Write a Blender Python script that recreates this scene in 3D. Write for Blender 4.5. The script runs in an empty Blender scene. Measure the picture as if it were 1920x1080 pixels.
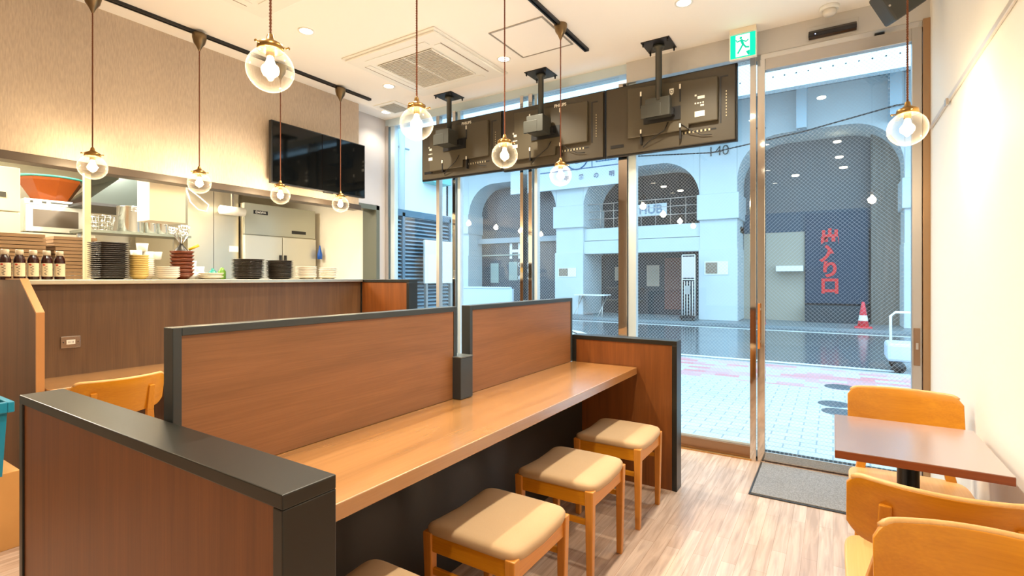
import bpy, math, random
from mathutils import Vector, Matrix
R = math.radians
PI = math.pi
random.seed(7)
C = bpy.context.scene.collection

def lin(c):
    return tuple(((x/255)/12.92 if x/255 <= .04045 else ((x/255+.055)/1.055)**2.4) for x in c) + (1,)

# ------------------------------------------------------------------ camera
sc = bpy.context.scene
cam_d = bpy.data.cameras.new('camera')
cam = bpy.data.objects.new('camera', cam_d)
C.objects.link(cam)
cam.location = (0, 0, 1.3)
cam.rotation_euler = (R(90), 0, math.atan(602/950))
cam_d.sensor_width = 36
cam_d.lens = 36*950/1920
cam_d.shift_y = -19/1920
cam_d.clip_start = .03
sc.camera = cam

# ------------------------------------------------------------------ world and exposure
w = bpy.data.worlds.new('overcast_sky')
sc.world = w
w.use_nodes = True
bg = w.node_tree.nodes['Background']
bg.inputs[0].default_value = (.52, .79, 1.0, 1)
bg.inputs[1].default_value = 2.85
sc.view_settings.view_transform = 'Standard'
sc.view_settings.look = 'None'
sc.view_settings.exposure = 0.66
sc.view_settings.gamma = 1
sc.view_settings.use_curve_mapping = False
SPOT_W = 68      # ceiling downlights
PEND_W = 13       # pendant bulbs
WARM = (1.0, .70, .40)

# ------------------------------------------------------------------ material helpers
MATS = {}
def newmat(name):
    m = bpy.data.materials.new(name); m.use_nodes = True
    nt = m.node_tree
    return m, nt, nt.nodes['Principled BSDF']

def plain(name, rgb, rough=.5, metal=0., emit=None, estr=0., spec=None, noise=0., nscale=30, bump=0.):
    if name in MATS: return MATS[name]
    m, nt, b = newmat(name)
    c = lin(rgb)
    b.inputs['Base Color'].default_value = c
    b.inputs['Roughness'].default_value = rough
    b.inputs['Metallic'].default_value = metal
    if spec is not None: b.inputs['Specular IOR Level'].default_value = spec
    if emit:
        b.inputs['Emission Color'].default_value = lin(emit); b.inputs['Emission Strength'].default_value = estr
    if noise or bump:
        tc = nt.nodes.new('ShaderNodeTexCoord'); n = nt.nodes.new('ShaderNodeTexNoise')
        n.inputs['Scale'].default_value = nscale; n.inputs['Detail'].default_value = 4
        nt.links.new(tc.outputs['Object'], n.inputs['Vector'])
        if noise:
            mx = nt.nodes.new('ShaderNodeMix'); mx.data_type = 'RGBA'
            mx.inputs[6].default_value = tuple(max(0, x*(1-noise)) for x in c[:3])+(1,)
            mx.inputs[7].default_value = tuple(min(1, x*(1+noise)) for x in c[:3])+(1,)
            nt.links.new(n.outputs['Fac'], mx.inputs[0]); nt.links.new(mx.outputs[2], b.inputs['Base Color'])
        if bump:
            bp = nt.nodes.new('ShaderNodeBump'); bp.inputs['Strength'].default_value = bump; bp.inputs['Distance'].default_value = .002
            nt.links.new(n.outputs['Fac'], bp.inputs['Height']); nt.links.new(bp.outputs[0], b.inputs['Normal'])
    MATS[name] = m
    return m

def wood(name, c1, c2, axis='Y', rough=.4, scale=1.0, coarse=3.0, fine=.35, spec=.5):
    """grain stretched along one object axis"""
    if name in MATS: return MATS[name]
    m, nt, b = newmat(name)
    tc = nt.nodes.new('ShaderNodeTexCoord')
    def noise(sc_long, sc_x, detail, dist=0.):
        mp = nt.nodes.new('ShaderNodeMapping')
        v = [sc_x]*3; v['XYZ'.index(axis)] = sc_long
        mp.inputs['Scale'].default_value = v
        nt.links.new(tc.outputs['Object'], mp.inputs['Vector'])
        n = nt.nodes.new('ShaderNodeTexNoise'); n.inputs['Scale'].default_value = scale
        n.inputs['Detail'].default_value = detail; n.inputs['Distortion'].default_value = dist
        nt.links.new(mp.outputs[0], n.inputs['Vector'])
        return n
    a = noise(coarse*.4, coarse*6, 3, .6); f = noise(5, 220, 2)
    mx = nt.nodes.new('ShaderNodeMix'); mx.data_type = 'FLOAT'; mx.inputs[0].default_value = fine
    nt.links.new(a.outputs['Fac'], mx.inputs[2]); nt.links.new(f.outputs['Fac'], mx.inputs[3])
    cr = nt.nodes.new('ShaderNodeValToRGB')
    cr.color_ramp.elements[0].position = .33; cr.color_ramp.elements[0].color = lin(c1)
    cr.color_ramp.elements[1].position = .67; cr.color_ramp.elements[1].color = lin(c2)
    nt.links.new(mx.outputs[0], cr.inputs[0]); nt.links.new(cr.outputs[0], b.inputs['Base Color'])
    b.inputs['Roughness'].default_value = rough; b.inputs['Specular IOR Level'].default_value = spec
    MATS[name] = m
    return m

def emission(name, rgb, strength):
    if name in MATS: return MATS[name]
    m = bpy.data.materials.new(name); m.use_nodes = True; nt = m.node_tree; nt.nodes.clear()
    e = nt.nodes.new('ShaderNodeEmission'); e.inputs[0].default_value = tuple(rgb)+(1,); e.inputs[1].default_value = strength
    o = nt.nodes.new('ShaderNodeOutputMaterial'); nt.links.new(e.outputs[0], o.inputs[0])
    MATS[name] = m
    return m

def glass_mat(name, wired=True):
    """thin window pane: see-through with Fresnel reflection, with or without a welded wire lattice inside"""
    m = bpy.data.materials.new(name); m.use_nodes = True; nt = m.node_tree; nt.nodes.clear()
    N = nt.nodes.new; L = nt.links.new
    t = N('ShaderNodeBsdfTransparent'); t.inputs[0].default_value = (.94, .98, 1, 1)
    g = N('ShaderNodeBsdfGlossy'); g.inputs['Roughness'].default_value = 0.0
    fr = N('ShaderNodeFresnel'); fr.inputs[0].default_value = 1.62
    ge = N('ShaderNodeNewGeometry'); iv = N('ShaderNodeMath'); iv.operation = 'SUBTRACT'; iv.inputs[0].default_value = 1.0; L(ge.outputs['Backfacing'], iv.inputs[1])
    fm = N('ShaderNodeMath'); fm.operation = 'MULTIPLY'; L(fr.outputs[0], fm.inputs[0]); L(iv.outputs[0], fm.inputs[1])
    mx = N('ShaderNodeMixShader'); L(fm.outputs[0], mx.inputs[0]); L(t.outputs[0], mx.inputs[1]); L(g.outputs[0], mx.inputs[2])
    out = N('ShaderNodeOutputMaterial')
    if wired:
        tc = N('ShaderNodeTexCoord'); sx = N('ShaderNodeSeparateXYZ'); L(tc.outputs['Object'], sx.inputs[0])
        masks = []
        for op in ('ADD', 'SUBTRACT'):
            a = N('ShaderNodeMath'); a.operation = op; L(sx.outputs[0], a.inputs[0]); L(sx.outputs[2], a.inputs[1])
            b = N('ShaderNodeMath'); b.operation = 'DIVIDE'; L(a.outputs[0], b.inputs[0]); b.inputs[1].default_value = .0262
            c = N('ShaderNodeMath'); c.operation = 'FRACT'; L(b.outputs[0], c.inputs[0])
            d = N('ShaderNodeMath'); d.operation = 'LESS_THAN'; L(c.outputs[0], d.inputs[0]); d.inputs[1].default_value = .034
            masks.append(d)
        mm = N('ShaderNodeMath'); mm.operation = 'MAXIMUM'; L(masks[0].outputs[0], mm.inputs[0]); L(masks[1].outputs[0], mm.inputs[1])
        df = N('ShaderNodeBsdfDiffuse'); df.inputs[0].default_value = (.50, .55, .58, 1)
        tl = N('ShaderNodeBsdfTranslucent'); tl.inputs[0].default_value = (.50, .55, .58, 1)
        ad = N('ShaderNodeMixShader'); ad.inputs[0].default_value = .4; L(df.outputs[0], ad.inputs[1]); L(tl.outputs[0], ad.inputs[2])
        m2 = N('ShaderNodeMixShader'); L(mm.outputs[0], m2.inputs[0]); L(mx.outputs[0], m2.inputs[1]); L(ad.outputs[0], m2.inputs[2])
        L(m2.outputs[0], out.inputs[0])
    else:
        L(mx.outputs[0], out.inputs[0])
    return m

def globe_mat():
    m = bpy.data.materials.new('blown_glass'); m.use_nodes = True; nt = m.node_tree; nt.nodes.clear()
    N = nt.nodes.new; L = nt.links.new
    t = N('ShaderNodeBsdfTransparent'); t.inputs[0].default_value = (.97, .97, .97, 1)
    g = N('ShaderNodeBsdfGlossy'); g.inputs['Roughness'].default_value = .03
    tr = N('ShaderNodeBsdfTranslucent'); tr.inputs[0].default_value = (1, .95, .86, 1)
    a = N('ShaderNodeMixShader'); a.inputs[0].default_value = .13; L(g.outputs[0], a.inputs[1]); L(tr.outputs[0], a.inputs[2])
    lw = N('ShaderNodeLayerWeight'); lw.inputs[0].default_value = .32
    pw = N('ShaderNodeMath'); pw.operation = 'MULTIPLY_ADD'; pw.inputs[1].default_value = .75; pw.inputs[2].default_value = .05
    L(lw.outputs['Facing'], pw.inputs[0])
    p2 = N('ShaderNodeMath'); p2.operation = 'POWER'; p2.inputs[1].default_value = 1.6; L(pw.outputs[0], p2.inputs[0])
    mx = N('ShaderNodeMixShader'); L(p2.outputs[0], mx.inputs[0]); L(t.outputs[0], mx.inputs[1]); L(a.outputs[0], mx.inputs[2])
    o = N('ShaderNodeOutputMaterial'); L(mx.outputs[0], o.inputs[0])
    return m

def brick_mat(name, cols, mortar, scale, bw, bh, rough=.6, msize=.01, offset=.5, mixpos=.5, squash=1):
    m, nt, b = newmat(name)
    tc = nt.nodes.new('ShaderNodeTexCoord'); br = nt.nodes.new('ShaderNodeTexBrick')
    nt.links.new(tc.outputs['Object'], br.inputs['Vector'])
    br.inputs['Color1'].default_value = lin(cols[0]); br.inputs['Color2'].default_value = lin(cols[1]); br.inputs['Mortar'].default_value = lin(mortar)
    br.inputs['Scale'].default_value = scale; br.inputs['Brick Width'].default_value = bw; br.inputs['Row Height'].default_value = bh
    br.inputs['Mortar Size'].default_value = msize; br.inputs['Bias'].default_value = mixpos; br.offset = offset
    nt.links.new(br.outputs['Color'], b.inputs['Base Color']); b.inputs['Roughness'].default_value = rough
    return m

# ------------------------------------------------------------------ geometry helpers
class MB:
    def __init__(s): s.v = []; s.f = []; s.sm = []
    def add(s, vs, fs, smooth=False):
        o = len(s.v); s.v += [tuple(p) for p in vs]
        for f in fs: s.f.append([i+o for i in f]); s.sm.append(smooth)
        return s
    def box(s, x0, y0, z0, x1, y1, z1):
        x0, x1 = sorted((x0, x1)); y0, y1 = sorted((y0, y1)); z0, z1 = sorted((z0, z1))
        return s.add([(x0,y0,z0),(x1,y0,z0),(x1,y1,z0),(x0,y1,z0),(x0,y0,z1),(x1,y0,z1),(x1,y1,z1),(x0,y1,z1)],
                     [(0,3,2,1),(4,5,6,7),(0,1,5,4),(1,2,6,5),(2,3,7,6),(3,0,4,7)])
    def bar(s, p0, p1, a0, a1=None):
        """square bar that tapers; a = (half x, half y) at each end"""
        a1 = a1 or a0
        vs = []
        for p, a in ((p0, a0), (p1, a1)):
            for sx, sy in ((-1,-1),(1,-1),(1,1),(-1,1)): vs.append((p[0]+sx*a[0], p[1]+sy*a[1], p[2]))
        return s.add(vs, [(0,3,2,1),(4,5,6,7),(0,1,5,4),(1,2,6,5),(2,3,7,6),(3,0,4,7)])
    def prism(s, poly, axis, a, b):
        """poly of 2D points extruded along axis between a and b"""
        def mk(p, t): return {'X': (t, p[0], p[1]), 'Y': (p[0], t, p[1]), 'Z': (p[0], p[1], t)}[axis]
        n = len(poly); vs = [mk(p, a) for p in poly]+[mk(p, b) for p in poly]
        fs = [list(range(n)), list(range(2*n-1, n-1, -1))]+[(i, i+n, (i+1) % n+n, (i+1) % n) for i in range(n)]
        return s.add(vs, fs)
    def lathe(s, prof, c=(0,0,0), n=24, smooth=True, cap=True):
        vs = []; fs = []
        for r, z in prof:
            for i in range(n):
                t = 2*PI*i/n; vs.append((c[0]+r*math.cos(t), c[1]+r*math.sin(t), c[2]+z))
        for j in range(len(prof)-1):
            for i in range(n):
                k = (i+1) % n; fs.append((j*n+i, j*n+k, (j+1)*n+k, (j+1)*n+i))
        s.add(vs, fs, smooth)
        if cap:
            o = len(s.v)-len(vs)
            if prof[0][0] > 1e-5: s.f.append([o+i for i in range(n-1, -1, -1)]); s.sm.append(False)
            if prof[-1][0] > 1e-5: s.f.append([o+(len(prof)-1)*n+i for i in range(n)]); s.sm.append(False)
        return s
    def tube(s, pts, r, n=8, smooth=True):
        pts = [Vector(p) for p in pts]; vs = []; fs = []
        up = None
        for i, p in enumerate(pts):
            d = (pts[min(i+1, len(pts)-1)]-pts[max(i-1, 0)]).normalized()
            if up is None:
                up = d.orthogonal().normalized()
            up = (up-d*up.dot(d)).normalized(); sd = d.cross(up)
            rr = r[i] if isinstance(r, (list, tuple)) else r
            for k in range(n):
                t = 2*PI*k/n; vs.append(p+up*math.cos(t)*rr+sd*math.sin(t)*rr)
        m = len(pts)
        for i in range(m-1):
            for k in range(n):
                q = (k+1) % n; fs.append((i*n+k, i*n+q, (i+1)*n+q, (i+1)*n+k))
        fs.append(list(range(n-1, -1, -1))); fs.append([(m-1)*n+k for k in range(n)])
        return s.add(vs, fs, smooth)
    def ell(s, c, r, nu=16, nv=10):
        vs = []; fs = []
        for j in range(nv+1):
            ph = PI*j/nv
            for i in range(nu):
                t = 2*PI*i/nu; vs.append((c[0]+r[0]*math.sin(ph)*math.cos(t), c[1]+r[1]*math.sin(ph)*math.sin(t), c[2]-r[2]*math.cos(ph)))
        for j in range(nv):
            for i in range(nu): fs.append((j*nu+i, j*nu+(i+1) % nu, (j+1)*nu+(i+1) % nu, (j+1)*nu+i))
        return s.add(vs, fs, True)
    def mesh(s, name):
        me = bpy.data.meshes.new(name); me.from_pydata(s.v, [], s.f)
        me.polygons.foreach_set('use_smooth', s.sm); me.validate(); me.update()
        return me

def obj(name, mb, mat, parent=None, loc=(0,0,0), rot=(0,0,0), bevel=0, label=None):
    me = mb if isinstance(mb, bpy.types.Mesh) else mb.mesh(name)
    if not me.materials: me.materials.append(mat)
    o = bpy.data.objects.new(name, me); C.objects.link(o)
    o.location = loc; o.rotation_euler = rot
    if parent: o.parent = parent
    if bevel:
        md = o.modifiers.new('bevel', 'BEVEL'); md.width = bevel; md.segments = 2; md.limit_method = 'ANGLE'; md.angle_limit = R(40)
    if label: o['label'] = label
    return o

def tag(o, label, cat, group=None, kind=None):
    o['label'] = label; o['category'] = cat
    if group: o['group'] = group
    if kind: o['kind'] = kind
    return o

def thing(name, label, cat, loc=(0,0,0), rotz=0, group=None):
    o = bpy.data.objects.new(name, None); C.objects.link(o); o.empty_display_size = .1
    o.location = loc; o.rotation_euler = (0, 0, rotz)
    return tag(o, label, cat, group)

def struct(name, mb, mat, parent=None, bevel=0, loc=(0,0,0)):
    o = obj(name, mb, mat, parent, bevel=bevel, loc=loc)
    if not parent: o['kind'] = 'structure'
    return o

def dup(root, loc, rotz=None, label=None, group=None, parent=None):
    r = root.copy(); C.objects.link(r); r.location = loc
    if rotz is not None: r.rotation_euler = (0, 0, rotz)
    if label: r['label'] = label
    if group: r['group'] = group
    def rec(a, b):
        for ch in list(a.children):
            c = ch.copy(); C.objects.link(c); c.parent = b; rec(ch, c)
    rec(root, r)
    return r

def text(name, s, size, mat, parent=None, loc=(0,0,0), rot=(PI/2,0,0), ext=.0008, align='CENTER', bold=0.):
    cu = bpy.data.curves.new(name, 'FONT'); cu.body = s; cu.size = size; cu.extrude = ext; cu.align_x = align; cu.align_y = 'CENTER'; cu.offset = bold
    tmp = bpy.data.objects.new(name+'_tmp', cu)
    me = bpy.data.meshes.new_from_object(tmp)
    bpy.data.objects.remove(tmp); me.materials.clear()
    return obj(name, me, mat, parent, loc, rot)

# ------------------------------------------------------------------ materials
M = {}
M['ceiling'] = plain('ceiling_paint', (247,244,240), .75)
M['white_wall'] = plain('white_wallpaper', (240,236,228), .7, noise=.02, nscale=60)
M['wallpaper'] = None
def wallpaper():
    m, nt, b = newmat('beige_fabric_wallpaper')
    tc = nt.nodes.new('ShaderNodeTexCoord')
    mp = nt.nodes.new('ShaderNodeMapping'); mp.inputs['Scale'].default_value = (40, 130, 22)
    n = nt.nodes.new('ShaderNodeTexNoise'); n.inputs['Scale'].default_value = 1.0; n.inputs['Detail'].default_value = 5
    nt.links.new(tc.outputs['Object'], mp.inputs[0]); nt.links.new(mp.outputs[0], n.inputs['Vector'])
    cr = nt.nodes.new('ShaderNodeValToRGB')
    cr.color_ramp.elements[0].position = .3; cr.color_ramp.elements[0].color = lin((186,168,150))
    cr.color_ramp.elements[1].position = .7; cr.color_ramp.elements[1].color = lin((206,189,168))
    nt.links.new(n.outputs['Fac'], cr.inputs[0]); nt.links.new(cr.outputs[0], b.inputs['Base Color']); b.inputs['Roughness'].default_value = .75
    return m
M['wallpaper'] = wallpaper()
M['panel'] = wood('brown_laminate_long', (126,84,50), (152,102,64), 'Y', .42, 1, 3)
M['panel_v'] = wood('brown_laminate_upright', (112,62,24), (136,78,32), 'Z', .42, 1, 4)
M['counter_v'] = wood('counter_laminate', (84,58,36), (106,76,48), 'Z', .5, 1, 4)
M['table'] = wood('table_laminate', (164,116,66), (188,136,82), 'Y', .27, 1, 2.2, .2, .9)
M['cafe_top'] = wood('small_table_laminate', (156,130,124), (170,142,134), 'Y', .2, 1, 3, .3, 1.0)
for k_, ior_, rg_ in (('cafe_top', 2.3, .22), ('table', 1.75, .2)):
    b_ = M[k_].node_tree.nodes['Principled BSDF']; b_.inputs['Coat Weight'].default_value = 1; b_.inputs['Coat IOR'].default_value = ior_; b_.inputs['Coat Roughness'].default_value = rg_
M['cafe_edge'] = wood('small_table_edge', (118,56,22), (138,70,30), 'X', .4)
M['chairwood'] = wood('oak_orange', (190,120,14), (212,142,26), 'X', .38, 1, 3)
M['chairwood_z'] = wood('oak_orange_upright', (192,122,26), (214,142,38), 'Z', .38, 1, 3)
M['stoolwood'] = wood('stool_oak', (192,122,44), (214,144,58), 'Z', .38, 1, 3)
M['seatwood'] = wood('pale_plywood', (212,160,96), (228,178,116), 'Y', .4, 1, 3)
M['black'] = plain('black_laminate', (30,30,26), .36, noise=.12, nscale=14)
M['blackpanel'] = plain('black_panel', (36,36,34), .3)
M['bframe'] = plain('dark_frame', (52,58,60), .35)
M['fabric'] = plain('beige_fabric', (192,160,122), .9, noise=.10, nscale=500, bump=.15)
M['steel'] = plain('stainless_steel', (205,205,203), .22, 1.)
M['steel_b'] = plain('brushed_steel', (204,196,176), .38, 1., noise=.05, nscale=4)
M['mirror'] = plain('polished_steel', (214,208,200), .05, 1.)
M['alu'] = plain('satin_aluminium', (196,190,184), .4, .85)
M['alu_pale'] = plain('pale_aluminium', (200,215,222), .35, .3)
M['hdr'] = plain('grey_header_panel', (200,198,196), .45, .3)
M['brass'] = plain('aged_brass', (158,124,72), .3, 1.)
M['cord'] = plain('brown_twisted_flex', (120,66,34), .7)
M['dark'] = plain('black_plastic', (24,24,26), .4)
M['tvback'] = plain('tv_back_plastic', (66,58,44), .5, noise=.06, nscale=40)
M['tvback2'] = plain('tv_back_raised', (74,66,50), .5)
M['screen'] = plain('tv_screen', (6,8,10), .06)
M['mount'] = plain('mount_grey_metal', (66,66,60), .4, .3)
M['label'] = plain('white_label', (232,228,214), .6)
M['white'] = plain('white_plastic', (238,238,234), .4)
M['ceramic'] = plain('white_ceramic', (236,228,214), .18)
M['ceramic_y'] = plain('yellow_ceramic', (214,184,110), .2)
M['lacquer'] = plain('black_lacquer', (66,58,52), .25)
M['lacquer_r'] = plain('red_brown_lacquer', (112,56,34), .2)
M['trim'] = plain('brown_grey_trim', (78,66,56), .4)
M['kwall'] = plain('kitchen_wall', (236,230,214), .6)
M['globe'] = globe_mat()
M['wired'] = glass_mat('wired_glass', True)
M['clear'] = glass_mat('clear_glass', False)
M['bulb'] = emission('glowing_bulb', (1.0, .80, .52), 70)
M['dl'] = emission('downlight_lens', (1.0, .88, .68), 25)
M['tube'] = emission('fluorescent_tube', (1.0, .97, .88), 9)

# floor: narrow wood planks running towards the window
def floor_mat():
    m, nt, b = newmat('wood_vinyl_floor')
    N = nt.nodes.new; L = nt.links.new
    tc = N('ShaderNodeTexCoord')
    mp = N('ShaderNodeMapping'); mp.inputs['Rotation'].default_value = (0, 0, PI/2)
    L(tc.outputs['Object'], mp.inputs[0])
    br = N('ShaderNodeTexBrick'); L(mp.outputs[0], br.inputs['Vector'])
    br.inputs['Scale'].default_value = 1; br.inputs['Brick Width'].default_value = .62; br.inputs['Row Height'].default_value = .062
    br.inputs['Mortar Size'].default_value = .0006; br.inputs['Bias'].default_value = 0; br.offset = .37
    br.inputs['Color1'].default_value = lin((196,168,148)); br.inputs['Color2'].default_value = lin((210,186,168)); br.inputs['Mortar'].default_value = lin((150,116,92))
    mp2 = N('ShaderNodeMapping'); mp2.inputs['Scale'].default_value = (34, 2.4, 1); L(tc.outputs['Object'], mp2.inputs[0])
    n = N('ShaderNodeTexNoise'); n.inputs['Scale'].default_value = 1.2; n.inputs['Detail'].default_value = 5; n.inputs['Distortion'].default_value = .8
    L(mp2.outputs[0], n.inputs['Vector'])
    cr = N('ShaderNodeValToRGB'); cr.color_ramp.elements[0].position = .35; cr.color_ramp.elements[0].color = (.70,.66,.62,1)
    cr.color_ramp.elements[1].position = .65; cr.color_ramp.elements[1].color = (1.08,1.05,1.02,1)
    L(n.outputs['Fac'], cr.inputs[0])
    mx = N('ShaderNodeMix'); mx.data_type = 'RGBA'; mx.blend_type = 'MULTIPLY'; mx.inputs[0].default_value = .8
    L(br.outputs['Color'], mx.inputs[6]); L(cr.outputs[0], mx.inputs[7]); L(mx.outputs[2], b.inputs['Base Color'])
    b.inputs['Roughness'].default_value = .27; b.inputs['Specular IOR Level'].default_value = .8
    return m
M['floor'] = floor_mat()

# ================================================================== THE ROOM
XR = .50; XL = -4.03; YF = 4.04; ZC = 3.05; YB = -3.2
struct('floor', MB().box(-7, YB-.1, -.12, XR+.12, YF+.06, 0), M['floor'])
struct('ceiling', MB().box(-4.5, YB-.1, ZC, XR+.12, YF+.10, ZC+.12), M['ceiling'])
struct('wall_right', MB().box(XR, YB-.1, 0, XR+.12, YF+.10, ZC), M['white_wall'])
struct('wall_back', MB().box(-4.5, YB-.12, 0, XR, YB, ZC), M['white_wall'])
wl = MB().box(XL-.1, YB, 2.035, XL, 3.48, ZC)          # wall over the kitchen opening
wl.box(XL-.1, YB, 0, XL, .25, 2.035)
struct('wall_left', wl, M['wallpaper'])
wr = MB().box(-4.30, 3.90, 0, -4.20, YF+.1, ZC).box(-4.30, 3.48, 2.09, -4.20, 3.90, ZC).box(-4.30, 3.40, 2.035, -4.13, 3.48, ZC)
struct('wall_left_recess', wr, plain('lilac_grey_wallpaper', (188,184,186), .7))
# trims of the kitchen opening
t = MB().box(XL-.11, .25, 1.985, XL+.012, 3.50, 2.035)
struct('trim_1', t, M['trim'], bevel=.003)
dfm = MB().box(-4.36, 3.50, 2.035, -4.185, 3.90, 2.085).box(-4.40, 3.855, 0, -4.185, 3.905, 2.085)
struct('trim_2', dfm, plain('green_grey_door_frame', (92,96,86), .4), bevel=.003)
struct('baseboard_right', MB().box(XR-.012, YB, 0, XR, 3.9, .06), M['white'])
# hanging rail on right wall
rail = thing('picture_rail', 'thin white hanging rail fixed high along the right wall', 'rail', (XR, 2.0, 2.2))
obj('track', MB().box(-.012, -4, -.012, -.001, 1.9, .012), plain('rail_white', (214,206,196), .35, .3), rail, bevel=.002)
obj('hook', MB().box(-.022, 1.32, -.03, -.010, 1.36, .004), M['alu'], rail, bevel=.002)

# ================================================================== GLASS FRONT
def post(xa, xb, ya, yb, z0, z1): return MB().box(xa, ya, z0, xb, yb, z1)
# header over door
struct('trim_3', MB().box(-1.42, 3.98, 2.885, XR, YF+.08, ZC), M['hdr'])
struct('trim_4', MB().box(-4.2, 4.0, 2.97, -1.42, YF+.08, ZC), M['alu_pale'])
struct('trim_5', MB().box(-.47, 3.985, 2.842, .47, 4.05, 2.885), M['mirror'])
# windows: frame posts + panes
def window(name, x0, x1, zt, posts, wired=True):
    """posts: list of (xa, xb, mat, proud)"""
    o = struct(name, MB().box(x0, 4.0, 0.0, x1, 4.075, .085), plain('window_sill_metal', (150,118,92), .3, .7), bevel=.002)
    pn = obj('pane', MB().box(x0+.005, 4.035, .085, x1-.005, 4.043, zt), M['wired'] if wired else M['clear'], o)
    for xa, xb, mt, pr in posts:
        obj('mullion', MB().box(xa, 4.04-pr, 0, xb, 4.04+pr*.8, zt+.01), mt, o, bevel=.002)
    obj('window_bead', MB().box(x0+.006, 4.025, .085, x1-.006, 4.05, .10), M['alu_pale'], o)
    return o
window('window_1', -4.20, -3.45, 2.97, [(-4.195,-4.15,M['mirror'],.045), (-4.13,-4.07,M['alu_pale'],.03), (-3.47,-3.43,M['alu'],.03)], False)
window('window_2', -3.43, -2.44, 2.97, [(-3.245,-3.205,M['mirror'],.045), (-3.19,-3.155,M['alu_pale'],.03)])
window('window_3', -2.44, -1.50, 2.97, [(-2.445,-2.41,M['mirror'],.045), (-2.355,-2.315,M['mirror'],.045), (-2.30,-2.27,M['alu_pale'],.03)])
window('window_4', -1.50, -.50, 2.885, [(-1.495,-1.42,M['mirror'],.045), (-1.415,-1.35,M['alu_pale'],.03)])
struct('trim_6', MB().box(-1.34, 3.95, .0, -.49, 4.0, .012), plain('gold_floor_track', (196,150,92), .25, .9), bevel=.002)

# sliding glass door
d = struct('door_1', MB().box(-.455, 3.97, 0, -.405, 4.03, 2.845), M['mirror'], bevel=.003)
obj('stile', MB().box(.412, 3.97, 0, .462, 4.03, 2.845), M['alu'], d, bevel=.003)
obj('top_rail', MB().box(-.405, 3.97, 2.765, .412, 4.03, 2.845), M['alu'], d, bevel=.003)
obj('bottom_rail', MB().box(-.405, 3.97, .015, .412, 4.03, .075), M['mirror'], d, bevel=.003)
obj('pane', MB().box(-.405, 3.996, .075, .412, 4.004, 2.765), M['wired'], d)
hd = obj('lock_plate', MB().box(.420, 3.962, .76, .452, 3.97, .99), plain('lock_brown', (150,120,96), .35, .6), d, bevel=.002)
obj('lock_cylinder', MB().box(.430, 3.956, .86, .442, 3.962, .90), M['alu'], hd)
pl = obj('pull_handle', MB().box(-.448, 3.93, .80, -.432, 3.945, 1.12), plain('handle_orange_wood', (196,120,50), .35), d, bevel=.004)
obj('pull_mount', MB().box(-.446, 3.944, .84, -.434, 3.972, .855).box(-.446, 3.944, 1.07, -.434, 3.972, 1.085), M['alu'], pl)
struct('trim_7', MB().box(.464, 3.96, 0, .50, 4.10, 2.885), plain('jamb_bronze', (176,140,104), .25, .8), bevel=.002)
struct('trim_8', MB().box(-.50, 3.955, .0, -.46, 4.08, 2.885), M['mirror'], bevel=.002)
struct('trim_9', MB().box(-.46, 4.03, .0, .464, 4.18, .014), plain('threshold_metal', (170,150,134), .3, .8))

# door mat recess
mt = thing('door_mat', 'grey textile entrance mat lying in front of the sliding glass door', 'mat', (-.43, 3.33, 0))
def mat_tex():
    m, nt, b = newmat('grey_mat_pile')
    tc = nt.nodes.new('ShaderNodeTexCoord'); n = nt.nodes.new('ShaderNodeTexNoise'); n.inputs['Scale'].default_value = 150; n.inputs['Detail'].default_value = 6
    nt.links.new(tc.outputs['Object'], n.inputs['Vector'])
    cr = nt.nodes.new('ShaderNodeValToRGB'); cr.color_ramp.elements[0].position = .35; cr.color_ramp.elements[0].color = lin((112,108,106)); cr.color_ramp.elements[1].position = .65; cr.color_ramp.elements[1].color = lin((146,142,140))
    nt.links.new(n.outputs['Fac'], cr.inputs[0]); nt.links.new(cr.outputs[0], b.inputs['Base Color']); b.inputs['Roughness'].default_value = .9
    return m
MT = mat_tex()
obj('pile', MB().box(.012, .022, 0.0, .90, .61, .009), MT, mt, bevel=.003)
obj('edging', MB().box(0, 0, 0, .91, .010, .006).box(0, .010, 0, .91, .020, .003).box(0, .02, 0, .011, .62, .006), plain('mat_edge', (60,60,60), .4, .3), mt)

# motion sensor, exit sign, smoke detector, speaker
s_ = thing('door_sensor', 'black and grey motion sensor bar on the header over the sliding door', 'sensor', (.0, 3.98, 2.945))
obj('back_plate', MB().box(-.15, -.006, -.045, .14, 0, .048), M['hdr'], s_, bevel=.002)
obj('housing', MB().prism([(-.05,-.035),(-.012,-.042),(-.006,.01),(-.03,.012),(-.05,-.01)], 'X', -.14, .13), plain('sensor_black', (30,22,22), .12), s_, bevel=.004)
obj('indicator', MB().ell((-.10,-.048,-.02),(.004,.003,.004)), emission('blue_led', (.5,.6,1), 4), s_)

ex = thing('exit_sign', 'green and white emergency exit sign hung from the ceiling by the door', 'sign', (-.533, 3.87, 3.05))
obj('sign_mount', MB().box(-.085, -.02, -.035, .085, .02, 0), plain('sign_mount_cream', (232,220,200), .5), ex, bevel=.003)
obj('housing', MB().box(-.088, -.014, -.215, .088, .014, -.035), M['white'], ex, bevel=.002)
pan = obj('lit_panel', MB().box(-.080, -.018, -.206, .080, -.0135, -.044), emission('exit_green', (.01,.62,.34), 1.15), ex)
obj('white_doorway', MB().prism([(-.045,-.200),(.045,-.200),(.045,-.050),(-.045,-.050)], 'Y', -.0195, -.018), emission('exit_white', (.9,1,.95), 1.1), pan)
run = MB()
def limb(pts, r): run.tube([(a, -.0205, b) for a, b in pts], r, 6)
run.ell((-.012,-.0205,-.072),(.0085,.002,.0085))
limb([(-.010,-.085),(0.002,-.118)], .009); limb([(-.008,-.088),(-.036,-.096),(-.042,-.082)], .0045); limb([(-.004,-.090),(.022,-.104),(.036,-.092)], .0045)
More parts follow.
